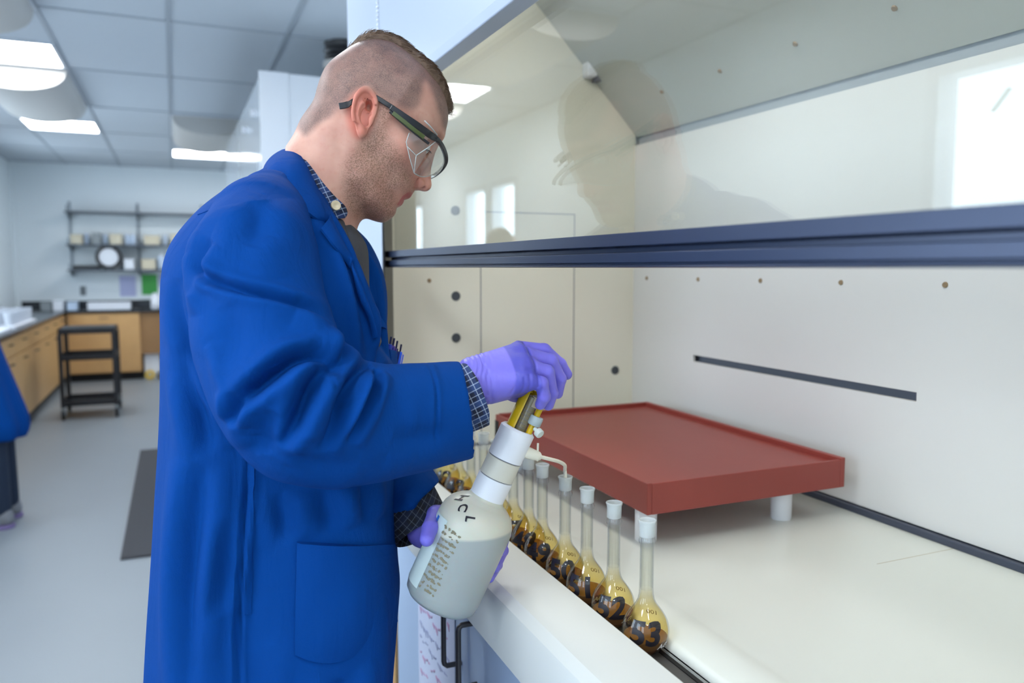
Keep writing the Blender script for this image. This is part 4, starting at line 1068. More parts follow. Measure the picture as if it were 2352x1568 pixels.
# lab coat body
coat_px = [(660, 352), (700, 372), (745, 432), (788, 500), (812, 530), (845, 572), (872, 612), (884, 650), (889, 700), (893, 760), (899, 815), (905, 860), (906, 930), (903, 1010), (900, 1090), (905, 1170), (906, 1240), (910, 1300), (905, 1370), (897, 1470), (890, 1568), (884, 1700), (878, 1900), (872, 2120), (340, 2120), (345, 1900), (350, 1700), (355, 1568), (361, 1400), (368, 1250), (374, 1100), (379, 1000), (383, 900), (384, 800), (384, 700), (387, 620), (402, 565), (432, 520), (475, 474), (530, 432), (583, 402), (615, 384)]
CP = catmull(M2(coat_px), 3)
zt_ = np.array([M(400, y)[2] for y in (2120, 1568, 1250, 1000, 800, 700, 620, 560, 520, 480, 440, 410, 385, 360, 340)])
wt_ = np.array([.245, .225, .205, .198, .200, .200, .196, .186, .172, .152, .125, .100, .078, .062, .05])
near_front = catmull(M2([(700, 330), (722, 392), (750, 450), (768, 500), (792, 552), (822, 620), (846, 690), (862, 745), (868, 790), (900, 830), (960, 860)], .04), 4, False)
nfz = near_front[::-1, 1]; nfx = near_front[::-1, 0]
neck_p, neck_q = M(745, 340), M(712, 470)
def coat_field(X, Y, Z):
    d = -poly_sd(X+0*Z, Z+0*X, CP)
    W = np.interp(Z, zt_, wt_)
    R = np.clip(.118-.0*Z, .03, .14)*np.ones_like(X)
    R = np.where(Z > 1.45, np.clip(.118-(Z-1.45)*.65, .02, .12), R)
    k = np.clip((R-d)/R, 0, None)
    f = ((np.abs(Y)/W)**2.4+k**2.4)**(1/2.4)-1
    f = f*np.minimum(W, R)*.9
    # open neckline: hollow for the neck, front cut away so the shirt shows
    f = smax(f, -(rc(X, Y, Z, neck_p+np.array([0, 0, .05]), neck_q, .070, .062)), .006)
    nf = np.interp(Z, nfz, nfx)
    f = smax(f, np.minimum(X-nf, .020-Y), .006)
    # centre-front opening below the lapels and a narrow dark gap at the hem edge
    return f
me_coat = surfnet(coat_field, (-.262, -.262, .50), (.17, .262, 1.60), .0042, 'lab_coat')
relax(me_coat, 3, .5)
def fold(me, items, s, side=-1, lim=.15):
    V = getV(me); Nn = getN(me); D = np.zeros(len(V))
    wgt = sst(-Nn[:, 1]*1.0, -.25, .35) if side < 0 else np.ones(len(V))
    for px, w, a in items:
        P = catmull(M2(px, s), 4, False); d, t = line_d(V[:, 0], V[:, 2], P)
        env = np.sin(np.clip(t, 0.0, 1.0)*PI)**.8
        a = a*(1.5 if a < 0 else 1.05); w = w*(.85 if a < 0 else 1)
        if a < 0:   # crease: sharp groove with a soft shoulder either side
            D += env*(a*np.exp(-(d/w)**2)+(-a*.45)*np.exp(-((d-2.2*w)/(1.4*w))**2))
        else: D += env*a*np.exp(-(d/w)**2)
    setV(me, V+Nn*(D*wgt)[:, None])
# folds of the coat body (photo coordinates) : (line, half width m, height m)
cf = [([(575, 1005), (570, 1120), (560, 1250), (553, 1400), (552, 1568), (550, 1800)], .0035, -.0065),
      ([(590, 1060), (578, 1180), (566, 1330), (558, 1410)], .004, .004),
      ([(405, 800), (440, 900), (465, 960), (482, 1040)], .011, -.010),
      ([(420, 860), (432, 1000), (428, 1200), (415, 1400), (405, 1650)], .022, .014),
      ([(468, 1060), (455, 1200), (440, 1380), (438, 1600)], .014, -.011),
      ([(500, 1000), (508, 1120), (496, 1300), (492, 1500)], .020, .009),
      ([(395, 640), (400, 720), (425, 790), (462, 850), (500, 930)], .010, -.008),
      ([(530, 1180), (520, 1300), (505, 1400)], .010, -.006),
      ([(640, 1120), (650, 1180), (660, 1240)], .012, -.006),
      ([(795, 1110), (799, 1165), (802, 1215)], .014, .006), ([(835, 1105), (838, 1160), (841, 1210)], .009, -.005), ([(870, 1100), (872, 1160), (878, 1210)], .009, .006), ([(740, 1115), (750, 1170), (758, 1215)], .012, -.005),
      ([(620, 1450), (640, 1520), (640, 1620)], .018, .006), ([(780, 1540), (770, 1620), (760, 1800)], .014, -.008), ([(840, 1520), (846, 1600), (846, 1800)], .012, .008)]
chest = [([(690, 478), (740, 540), (778, 610), (800, 690), (812, 770), (822, 840)], .006, .006),
         ([(700, 440), (750, 520), (790, 590), (815, 660), (835, 740), (846, 820)], .006, -.006),
         ([(640, 410), (700, 455), (745, 515), (770, 570)], .006, .005),
         ([(730, 470), (775, 540), (800, 600)], .004, -.004),
         ([(870, 700), (872, 780), (868, 840)], .006, -.007),
         ([(845, 640), (860, 720), (858, 800)], .006, .005)]
fold(me_coat, cf, .19); fold(me_coat, chest, .12)
# gentle overall waviness of the cloth
V = getV(me_coat); Nn = getN(me_coat); th = np.arctan2(V[:, 1], V[:, 0]+.03)
wv = .0045*np.sin(th*11+V[:, 2]*6)*sst(-V[:, 2], -1.25, -.75)
setV(me_coat, V+Nn*wv[:, None])
coat = obj('lab_coat', me_coat, M_coat, man, fixn=False); coat['label'] = 'bright blue lab coat'
bv_coat = BVHTree.FromPolygons([v.co for v in me_coat.vertices], [tuple(p.vertices) for p in me_coat.polygons])

# sleeves
sl_pts = [(622, 470, .095, .046), (600, 520, .142, .058), (588, 590, .185, .070), (590, 680, .215, .073), (612, 790, .240, .0765), (650, 880, .262, .0775), (700, 945, .268, .078), (780, 972, .255, .0715), (870, 970, .238, .066), (960, 958, .215, .0630), (1040, 945, .195, .0600), (1075, 941, .188, .0595)]
SP = [(M(x, y, s), r) for x, y, s, r in sl_pts]
def sleeve_field(X, Y, Z):
    f = None
    for (p, r1), (q, r2) in zip(SP, SP[1:]):
        d = rc(X, Y, Z, p, q, r1, r2, .92); f = d if f is None else smin(f, d, .022)
    # the sleeve head is faired into the shoulder of the coat
    cc = M(600, 610, .17); dd = np.sqrt((X-cc[0])**2+((Y-cc[1])*1.0)**2+(Z-cc[2])**2)
    g = np.maximum(coat_field(X, Y, Z)+.0015+.05*np.clip(dd-.085, 0, 1), -.05-Y+.0)
    f = smin(f, np.maximum(g, dd-.135), .035)
    # slanted cuff end
    c = M(1071, 941, .19); n = np.array([.985, -.05, .12]); n /= np.linalg.norm(n)
    pl = (X-c[0])*n[0]+(Y-c[1])*n[1]+(Z-c[2])*n[2]
    f = smax(f, pl, .0015)
    inn = rc(X, Y, Z, SP[-3][0], SP[-1][0]+np.array([.05, 0, 0]), .0545, .0540, .92)
    f = np.maximum(f, -np.maximum(inn, -(pl+.05)))
    return f
me_sl = surfnet(sleeve_field, (M(400, 600, .2)[0]-.03, -.40, 1.02), (M(1090, 940, .19)[0]+.01, -.07, 1.56), .0025, 'sleeve')
relax(me_sl, 3, .5)
sf = [([(440, 600), (462, 637), (554, 667), (640, 688), (710, 712), (772, 757)], .0055, -.0085),
      ([(470, 660), (560, 700), (660, 730), (740, 770)], .018, .006),
      (c7([(900, 96), (820, 42), (700, 45), (600, 108), (470, 220), (436, 330)]), .0075, -.016),
      (c7([(860, 150), (780, 110), (680, 150), (560, 270), (500, 380)]), .016, .012),
      (c7([(900, 98), (800, 106), (745, 190), (690, 330), (640, 420)]), .0075, -.013),
      (c7([(920, 200), (860, 170), (800, 260), (760, 380)]), .011, .010),
      (c7([(1050, 112), (1000, 112), (915, 195), (870, 330), (810, 440)]), .0075, -.012),
      (c7([(1060, 150), (1000, 140), (960, 250), (925, 370)]), .010, .010),
      (c7([(1075, 120), (1050, 170), (1000, 270), (930, 420)]), .0065, -.011),
      (c7([(1110, 100), (1090, 180), (1040, 300), (960, 440)]), .011, .007),
      (c7([(470, 180), (460, 260), (440, 350), (480, 440)]), .012, .008),
      (c7([(420, 180), (430, 260), (425, 330)]), .007, -.008),
      (c7([(280, -20), (330, 80), (380, 190), (410, 300)]), .010, .007),
      (c7([(600, 250), (560, 360), (560, 470)]), .014, -.006), (c7([(730, 330), (700, 430), (650, 520)]), .016, .006),
      (c6([(150, 740), (210, 860), (240, 1010), (260, 1120)]), .009, .008), (c6([(330, 630), (410, 670), (400, 760), (330, 850)]), .018, .005), (c6([(330, 640), (260, 740), (230, 860), (235, 1000)]), .009, -.009),
      (c6([(620, 380), (640, 520), (600, 700)]), .016, -.005), (c6([(720, 620), (700, 760), (740, 900)]), .02, .004),
      (c6([(870, 1130), (1000, 1180), (1090, 1280), (1150, 1400)]), .012, .010), (c6([(1130, 1180), (1165, 1300), (1140, 1410)]), .006, -.008), (c6([(500, 1480), (640, 1400), (820, 1330), (990, 1330)]), .018, .009),
      (c6([(480, 1050), (520, 1200), (500, 1400)]), .02, -.004),
      ([(1000, 845), (1010, 900), (1008, 960), (1012, 1040)], .0022, -.0018), ([(900, 1000), (960, 1012), (1040, 1000)], .016, -.004), ([(870, 920), (940, 900), (1030, 880)], .02, .004), ([(640, 1010), (720, 1050), (820, 1065)], .014, -.003)]
fold(me_sl, sf, .30)
relax(me_sl, 1, .3)
sleeve = obj('sleeve', me_sl, M_coat, coat, fixn=False)
bv_sl = BVHTree.FromPolygons([v.co for v in me_sl.vertices], [tuple(p.vertices) for p in me_sl.polygons])
# far sleeve
s2 = [(640, 520, -.13, .055), (680, 620, -.19, .07), (740, 820, -.215, .072), (800, 1000, -.20, .070), (845, 1062, -.14, .064), (890, 1102, -.05, .058), (925, 1130, .02, .052), (955, 1160, .055, .048)]
S2 = [(M(x, y, s), r) for x, y, s, r in s2]
def sleeve2(X, Y, Z):
    f = None
    for (p, r1), (q, r2) in zip(S2, S2[1:]):
        d = rc(X, Y, Z, p, q, r1, r2); f = d if f is None else smin(f, d, .02)
    c = M(948, 1158, .05); n = np.array([.60, -.25, -.76]); n /= np.linalg.norm(n)
    pl = (X-c[0])*n[0]+(Y-c[1])*n[1]+(Z-c[2])*n[2]; f = smax(f, pl, .0015)
    inn = rc(X, Y, Z, S2[-2][0], S2[-1][0]+n*.05, .043, .041); return np.maximum(f, -np.maximum(inn, -(pl+.04)))
lo_ = np.min([p for p, r in S2], 0)-.09; hi_ = np.max([p for p, r in S2], 0)+.09
me_s2 = surfnet(sleeve2, lo_, hi_, .0042, 'sleeve'); relax(me_s2, 2, .5)
fold(me_s2, [([(905, 1100), (950, 1120), (1000, 1135)], .008, .006), ([(910, 1150), (950, 1160), (985, 1150)], .006, -.008), ([(915, 1180), (945, 1185), (965, 1180)], .008, .006)], -.02, side=1)
obj('sleeve', me_s2, M_coat, coat, fixn=False)
# shirt body and collar
shirt_px = [(700, 372), (745, 430), (776, 480), (797, 500), (822, 532), (843, 566), (847, 610), (848, 660), (856, 700), (866, 745), (868, 800), (760, 850), (640, 700), (600, 500), (640, 400)]
SHP = catmull(M2(shirt_px), 3)
def shirt_field(X, Y, Z):
    d = -poly_sd(X+0*Z, Z+0*X, SHP); W = np.interp(Z, [1.2, 1.40, 1.50, 1.58], [.12, .11, .085, .05]); k = np.clip((.06-d)/.06, 0, None)
    f = (((np.abs(Y)/W)**2.2+k**2.2)**(1/2.2)-1)*.055
    return smax(f, -rc(X, Y, Z, neck_p+np.array([0, 0, .05]), neck_q, .0645, .058), .004)
me_sh = surfnet(shirt_field, (-.16, -.13, 1.20), (.13, .13, 1.60), .004, 'shirt'); relax(me_sh, 2)
V = getV(me_sh); Nn = getN(me_sh)
pl_, _t = line_d(V[:, 0], V[:, 2], M2(c6([(1190, 520), (1215, 700), (1255, 800), (1290, 900)]), .03)); setV(me_sh, V-Nn*(.004*np.exp(-(pl_/.003)**2))[:, None])
shirt = obj('shirt', me_sh, M_shirtg, man, fixn=False); shirt['label'] = 'charcoal shirt over a blue plaid collar'
bv_head = BVHTree.FromPolygons([v.co for v in me_head.vertices], [tuple(p.vertices) for p in me_head.polygons])
def lift(P, bvs, off):
    out = []
    for (x, y, s) in P:
        o = Vector(M(x, y, .6)); d = (Vector(M(x, y, 0))-o).normalized(); best = s
        for bvh in bvs:
            h = bvh.ray_cast(o, d)[0]
            if h is not None and -h[1] < .25: best = max(best, -h[1]+off)
        out.append((x, y, best))
    return out
def strip(A, B, bulge=.004, th=.0022, n=36, m=9, cl=None, edge=.002):
    """cloth band between two 3D edge curves (px, py, s): closed sheet with rolled thickness"""
    A = catmull([M(*p) for p in A], 6, False); B = catmull([M(*p) for p in B], 6, False)
    def rs(P):
        L = np.concatenate([[0], np.cumsum(np.linalg.norm(np.diff(P, axis=0), axis=1))]); t = np.linspace(0, L[-1], n)
        return np.stack([np.interp(t, L, P[:, k]) for k in range(3)], 1)
    A = rs(A); B = rs(B); G = np.array([[A[i]+(B[i]-A[i])*j/(m-1) for j in range(m)] for i in range(n)])
    du = np.gradient(G, axis=0); dv = np.gradient(G, axis=1); N_ = np.cross(du, dv); N_ /= np.linalg.norm(N_, axis=2, keepdims=True)+1e-12
    if N_[..., 1].mean() > 0: N_ = -N_
    prof = np.sin(np.linspace(0, PI, m))**.7*bulge
    G = G+N_*prof[None, :, None]
    return MB().grid(G.tolist(), (G-N_*th).tolist())
# plaid collar stand + fall
pc = strip([(662, 352, .0), (688, 354, .038)]+lift([(708, 374, .060), (727, 399, .060), (746, 424, .056), (769, 450, .050), (792, 472, .030)], [bv_head], .003)+[(799, 488, .0)],
           [(655, 372, .0), (672, 372, .05)]+lift([(692, 392, .07), (714, 436, .076), (740, 478, .074), (768, 500, .060), (790, 501, .042)], [bv_head], .006)+[(798, 498, .0)], .003, .002, m=10)
collar = obj('collar', pc, M_plaid, shirt, smooth=50); collar['label'] = 'blue plaid shirt collar'
obj('button', MB().lathe([(0, .0022), (.002, .0022), (.0034, .0032), (.0062, .0032), (.0070, .0015), (.0070, 0), (0, 0)], tuple(M(*lift([(771, 472, .07)], [bv_head], .013)[0])), (.25, -1, .05), 24), M_butt, collar, smooth=40)
# coat collar and lapel, near side
ck_in = [(652, 344, -.035), (664, 340, 0), (682, 347, .035)]+lift([(700, 371, .064), (719, 408, .078), (741, 453, .084), (759, 492, .080)], [bv_head], .008)
ck_out = [(602, 398, -.04), (606, 394, .0)]+lift([(616, 390, .060), (640, 404, .10), (672, 446, .10), (715, 492, .10), (753, 515, .09)], [bv_coat], .009)
obj('collar', strip(ck_in, ck_out, .007, .003, n=44), M_coat, coat, smooth=60)
lp_in = lift([(760, 494, .080), (778, 535, .06), (800, 582, .05), (824, 636, .05), (845, 690, .05), (858, 738, .05), (862, 772, .046)], [bv_coat], .007)
lp_out = lift([(738, 524, .09), (768, 562, .09), (802, 606, .09), (815, 650, .09), (829, 695, .08), (848, 732, .07), (861, 776, .05)], [bv_coat], .009)
obj('lapel', strip(lp_in, lp_out, .005, .003, n=44), M_coat, coat, smooth=60)
# far collar and lapel
obj('lapel', strip([(790, 488, -.03), (803, 520, -.03), (832, 552, -.035), (842, 580, -.035), (850, 640, -.03), (862, 700, -.02), (872, 750, -.005)],
                   [(797, 494, -.07), (812, 527, -.085), (845, 560, -.10), (870, 600, -.10), (886, 650, -.09), (890, 710, -.06), (886, 760, -.03)], .005, .003), M_coat, coat, smooth=60)
# patch pocket draped on the coat
def drape(G, bvh, off, th, s0=.6, it=3):
    F_ = []; B_ = []
    for row in G:
        fr = []; br = []
        for (x, y) in row:
            o = Vector(M(x, y, s0)); d = (Vector(M(x, y, 0))-o).normalized(); h, nn, i, dd = bvh.ray_cast(o, d)
            if h is None: h = Vector(M(x, y, .05)); nn = Vector((0, -1, 0))
            if nn.dot(d) > 0: nn = -nn
            fr.append(h); br.append(nn)
        F_.append(fr); B_.append(br)
    P = np.array([[list(v) for v in r] for r in F_]); N_ = np.array([[list(v) for v in r] for r in B_])
    for _ in range(it):   # smooth across
        Q = P.copy(); Q[0, 1:-1] = (P[0, :-2]+P[0, 2:])/2; Q[-1, 1:-1] = (P[-1, :-2]+P[-1, 2:])/2; Q[1:-1, 0] = (P[:-2, 0]+P[2:, 0])/2; Q[1:-1, -1] = (P[:-2, -1]+P[2:, -1])/2; Q[1:-1, 1:-1] = (P[:-2, 1:-1]+P[2:, 1:-1]+P[1:-1, :-2]+P[1:-1, 2:])/4; P = Q
        Q = N_.copy(); Q[1:-1, 1:-1] = (N_[:-2, 1:-1]+N_[2:, 1:-1]+N_[1:-1, :-2]+N_[1:-1, 2:])/4; N_ = Q/np.linalg.norm(Q, axis=2, keepdims=True)
    o_ = off(len(G), len(G[0])) if callable(off) else off
    P2 = P+N_*np.asarray(o_)[..., None] if not np.isscalar(o_) else P+N_*o_
    return MB().grid(P2.tolist(), (P-N_*th).tolist())
n, m = 30, 30
def pocket_pt(u, v):
    """u across 0..1, v down 0..1; bottom corners cut off"""
    top = np.array([682+u*(898-682), 1243+8*u]); bl, br = np.array([674, 1478]), np.array([902, 1440])
    bm_ = np.array([716, 1538]) if u < .22 else None
    if u < .2: bot = np.array([676, 1500])+(np.array([716, 1538])-np.array([676, 1500]))*(u/.2)
    elif u < .7: bot = np.array([716, 1538])+(np.array([846, 1505])-np.array([716, 1538]))*((u-.2)/.5)
    else: bot = np.array([846, 1505])+(np.array([905, 1425])-np.array([846, 1505]))*((u-.7)/.3)
    return tuple(top+(bot-top)*v)
Gp = [[pocket_pt(i/(n-1), j/(m-1)) for j in range(m)] for i in range(n)]
def poff(a, b):
    U = np.linspace(0, 1, a)[:, None]; Vv = np.linspace(0, 1, b)[None, :]
    return .0060+.010*np.sin(U*PI)**.6*(1-Vv)**.9+.0015*np.sin(U*9+Vv*5)*np.sin(U*PI)*np.sin(Vv*PI)-.0016*np.exp(-((U-.05)/.012)**2)-.0016*np.exp(-((Vv-.08)/.012)**2)-.0016*np.exp(-((1-Vv-.05)/.012)**2)
pk = obj('pocket', drape(Gp, bv_coat, poff, .003, it=40), M_coat, coat, smooth=60)
# side-slit welt and sleeve hem line
Gw = [[(568+u*16-.5*(v*14), 1050+v*360) for v in np.linspace(0, 1, 24)] for u in np.linspace(0, 1, 6)]
obj('side_slit', drape(Gw, bv_coat, .0012, .001), M_coat, coat, smooth=60)
# shoulder yoke seam
Gy = [[(x, y+k) for (x, y) in catmull(c6([(700, 372), (620, 372), (540, 384), (460, 420), (380, 470), (300, 500)]), 5, False)] for k in np.linspace(-2.5, 2.5, 4)]
try: obj('yoke_seam', drape(Gy, bv_coat, .0012, .001), M_coat, coat, smooth=60)
except Exception as e: print('yoke', e)
obj('snap', MB().lathe([(0, .003), (.004, .003), (.005, .001), (.005, 0), (0, 0)], tuple(M(861, 760, .070)), (.2, -1, 0), 20), M_snap, coat, smooth=40)
# plaid cuffs
def cuff(a, b, r, m_, fl=.92):
    a = Vector(a); b = Vector(b); L = (b-a).length
    prof = [(r*.93, 0), (r, L*.1), (r*1.01, L*.8), (r*1.0, L*.97), (r*.985, L), (r*.96, L*.97), (r*.93, L*.1)]
    mb = MB().lathe(prof, a, (b-a), 40)
    for i, v in enumerate(mb.v):
        p = Vector(v); t = (p-a).dot((b-a).normalized())/L; an = math.atan2(p.z-a.z, p.y-a.y)
        w = .0011*math.sin(an*7+t*4)*t; d = (p-(a+(b-a)*t)); mb.v[i] = tuple(p+d.normalized()*w)
    return mb
cf1 = obj('cuff', cuff(M(1030, 930, .192), M(1093, 905, .188), .0440, M_plaid), M_plaid, shirt, smooth=60)
cf2 = obj('cuff', cuff(M(934, 1140, .045), M(974, 1222, .078), .0435, M_plaidshade), M_plaidshade, shirt, smooth=60)
# trousers, shoes
def trousers(X, Y, Z):
    f = None
    for sg in (1, -1):
        d = smin(rc(X, Y, Z, (-.05, .09*sg, .95), (-.03, .10*sg, .52), .105, .085), rc(X, Y, Z, (-.03, .10*sg, .52), (-.055, .10*sg, .13), .085, .072), .03)
        d = np.maximum(d, .085-Z); f = d if f is None else smin(f, d, .02)
    return np.maximum(f, Z-1.0)
me_t = surfnet(trousers, (-.20, -.22, .07), (.10, .22, 1.02), .009, 'trousers'); relax(me_t, 2); obj('trousers', me_t, M_jean, man, fixn=False)
def shoe_mesh(X, Y, Z, c, sg=1):
    f = rc(X, Y, Z, (c[0]-.045, c[1], .05), (c[0]+.12, c[1]+.012*sg, .036), .043, .034); f = smin(f, rc(X, Y, Z, (c[0]-.03, c[1], .09), (c[0]+.02, c[1], .075), .044, .036), .03)
    return smax(f, .0155-Z, .006)
M_shoe = mat('shoe_leather', rgb(50, 46, 44), .5)
for sg in (1, -1):
    me_ = surfnet(lambda X, Y, Z: shoe_mesh(X, Y, Z, (-.05, .105*sg), sg), (-.16, .105*sg-.07, .0155), (.13, .105*sg+.07, .15), .005, 'shoe'); relax(me_, 1)
    obj('shoe', me_, M_shoe, man, fixn=False)
# ------------------------------------------------------------------ safety glasses
M_gfr = mat('glasses_frame', rgb(22, 24, 30), .28); M_ggreen = mat('green_strip', rgb(72, 82, 40), .35)
M_lens = glassmat('safety_lens', (.90, .905, .90, 1), 1.7, edge=(.74, .76, .75, 1)); M_lensedge = translucent('lens_edge', rgb(225, 230, 228), .45, .2)
sg_ = thing('safety_glasses', 'black-framed clear safety glasses worn by the man', 'glasses', tuple(MO), MAZ)
def ribbon(P, h, t, mb=None):
    """bar of height h (in the picture plane) and thickness t along 3D points"""
    mb = mb or MB(); P = [Vector(p) for p in P]; rows = []
    for i, p in enumerate(P):
        d = (P[min(i+1, len(P)-1)]-P[max(i-1, 0)]).normalized(); hh = h[i] if hasattr(h, '__len__') else h
        side = Vector((0, 1, 0)); side = (side-d*side.dot(d)); side = side.normalized() if side.length > .3 else Vector((0, 0, 1)).cross(d).normalized()
        up = d.cross(side).normalized()
        rows.append([p+up*hh/2-side*t/2, p+up*hh/2+side*t/2, p-up*hh/2+side*t/2, p-up*hh/2-side*t/2])
    k = len(mb.v); n = len(rows)
    vs = [v for r in rows for v in r]; fs = []
    for i in range(n-1):
        for j in range(4): fs.append((i*4+j, i*4+(j+1) % 4, (i+1)*4+(j+1) % 4, (i+1)*4+j))
    fs += [(0, 1, 2, 3), tuple((n-1)*4+j for j in (3, 2, 1, 0))]
    return mb.add(vs, fs)
for sg in (1, -1):      # sg 1 = near side
    def Q(x, y, s):
        p = M(x, y, s); 
        if sg < 0: p = M(x, y, 0); q = M(x, y, s); p = np.array([q[0], -q[1], q[2]])
        return p
    pts = catmull([Q(779, 244, .082), Q(798, 240, .083), (Q(822, 226, .080)), Q(842, 216, .0795), Q(862, 223, .0805), Q(890, 240, .082), Q(905, 249, .082)], 5, False)
    a1 = obj('temple_tip', ribbon(pts, [.0085]*6+[.0065]*(len(pts)-6), .0035), M_gfr, sg_, bevel=.0008)
    pts = catmull([Q(897, 246, .083), Q(925, 266, .083), Q(958, 288, .080), Q(990, 311, .073), Q(1010, 325, .061)], 5, False)
    a1 = obj('temple_arm', ribbon(pts, [.0075, .008, .0085, .009]+[.0095]*(len(pts)-8)+[.008, .007, .006, .0055], .005), M_gfr, sg_, bevel=.001)
    lo_p = catmull([Q(895, 256, .0835), Q(920, 278, .0835), Q(950, 303, .0815), Q(985, 330, .0745)], 5, False)
    obj('lower_rail', ribbon(lo_p, .0035, .004), M_gfr, a1, bevel=.0005)
    gp_ = catmull([Q(902, 259, .0850), Q(925, 277, .0850), Q(950, 297, .083), Q(974, 316, .0785)], 5, False)
    obj('green_strip', ribbon(gp_, .0058, .0025), M_ggreen, a1, bevel=.0005)
ntl = M_lens.node_tree; so0 = ntl.nodes['Material Output'].inputs[0].links[0].from_socket
df = ntl.nodes.new('ShaderNodeBsdfDiffuse'); df.inputs[0].default_value = (.8, .82, .8, 1); mxl = ntl.nodes.new('ShaderNodeMixShader'); mxl.inputs[0].default_value = .07  # whitish reflection on the lens painted in as a pale diffuse haze
ntl.links.new(so0, mxl.inputs[1]); ntl.links.new(df.outputs[0], mxl.inputs[2]); ntl.links.new(mxl.outputs[0], ntl.nodes['Material Output'].inputs[0])
# wrap-round brow bar and clear visor
top = catmull([M(1000, 318, .068), M(1012, 330, .052), M(1020, 346, .030), M(1024, 362, .008), M(1022, 376, -.012), M(1013, 390, -.032), M(1000, 401, -.050), M(986, 408, -.062)], 5, False)
obj('brow_bar', ribbon(top, .0060, .006), M_gfr, sg_, bevel=.001)
low = catmull([M(952, 398, .062), M(962, 404, .050), M(974, 406, .034), M(985, 404, .014), M(990, 402, .0), M(990, 404, -.014), M(986, 408, -.034), M(980, 412, -.052)], 5, False)
low = np.array([low[int(round(i*(len(low)-1)/(len(top)-1)))] for i in range(len(top))])
vz = []
for i in range(len(top)):
    a, b = np.array(top[i]), low[i]; row = []
    for j in range(9):
        t = j/8; p = a+(b-a)*t; p = p+np.array([.0045*math.sin(PI*t), 0, 0]); row.append(p.tolist())
    vz.append(row)
obj('lens', MB().grid(vz), M_lens, sg_, smooth='all')
side = [[M(*p).tolist() for p in r] for r in ([(1000, 322, .068), (993, 330, .066), (980, 350, .064), (966, 375, .063), (952, 398, .062)], [(974, 300, .079), (968, 318, .078), (962, 340, .074), (957, 366, .070), (950, 390, .066)], [(946, 288, .082), (940, 305, .081), (934, 330, .078), (940, 360, .073), (948, 388, .067)])]
obj('side_shield', MB().grid(side), M_lens, sg_)
eg = MB().tube([M(940, 305, .0815), M(933, 326, .0785), M(941, 362, .0730), M(951, 397, .0635), M(963, 404, .051)], .0007, 6)
eg.tube([M(956, 357, .073), M(985, 338, .070), M(1004, 322, .0655)], .0008, 6).tube([M(956, 357, .073), M(951, 397, .0635)], .0006, 6).tube([M(934, 335, .078), M(956, 357, .0735)], .0006, 6)
eg.tube([tuple(p) for p in low], .0007, 6)
obj('lens_rim', eg, M_lensedge, sg_, smooth='all')
fc = MB().tube([M(975, 277, .079), M(990, 292, .072), M(1004, 310, .062)], .0010, 6); obj('upper_shield_edge', fc, M_lensedge, sg_, smooth='all')
# ------------------------------------------------------------------ pens in the far breast pocket
penc = [mat('pen_blue', rgb(28, 60, 170), .3), mat('pen_purple', rgb(86, 60, 150), .3), mat('pen_navy', rgb(24, 28, 70), .3), mat('pen_bright', rgb(20, 90, 230), .3)]
pw = [(899, 772, -.055), (906, 776, -.075), (913, 782, -.090), (922, 790, -.105)]
for i, (x, y, s) in enumerate(pw):
    p = MO[0]*0; top_ = M(x, y, s); bot = M(x-14, y+78, s)
    wt = lambda v: tuple(MO+MF*v[0]+ML*v[1]+np.array([0, 0, v[2]]))
    T_ = Vector(wt(top_)); B__ = Vector(wt(bot)); ax = (B__-T_).normalized()
    t = thing('pen', ['blue pen with a thin clicker, nearest the lab coat lapel in the breast pocket', 'purple pen second from the lapel in the breast pocket', 'navy pen third from the lapel in the breast pocket', 'bright blue pen furthest from the lapel in the breast pocket'][i], 'pen', tuple(T_), 0, 'pens in the breast pocket')
    obj('barrel', MB().lathe([(0, .012), (.0038, .013), (.0042, .02), (.0042, .075), (0, .078)], (0, 0, 0), ax, 14), penc[i], t, smooth=40)
    obj('clicker', MB().lathe([(0, 0), (.0016, .0005), (.0016, .014), (0, .014)], (0, 0, 0), ax, 10), penc[2], t, smooth=40)
    cl = Vector((.006, -.002, 0)); obj('clip', MB().tube([ax*.018, ax*.018+cl, ax*.055+cl*.9], .0011, 6), penc[i], t)
# breast pocket on the far chest that carries the pens
obj('breast_pocket', strip([(896, 802, -.03), (908, 805, -.06), (912, 808, -.09), (908, 812, -.125)], [(892, 880, -.03), (900, 885, -.06), (904, 890, -.09), (902, 890, -.125)], .003, .003, n=16), M_coat, coat, smooth=60)
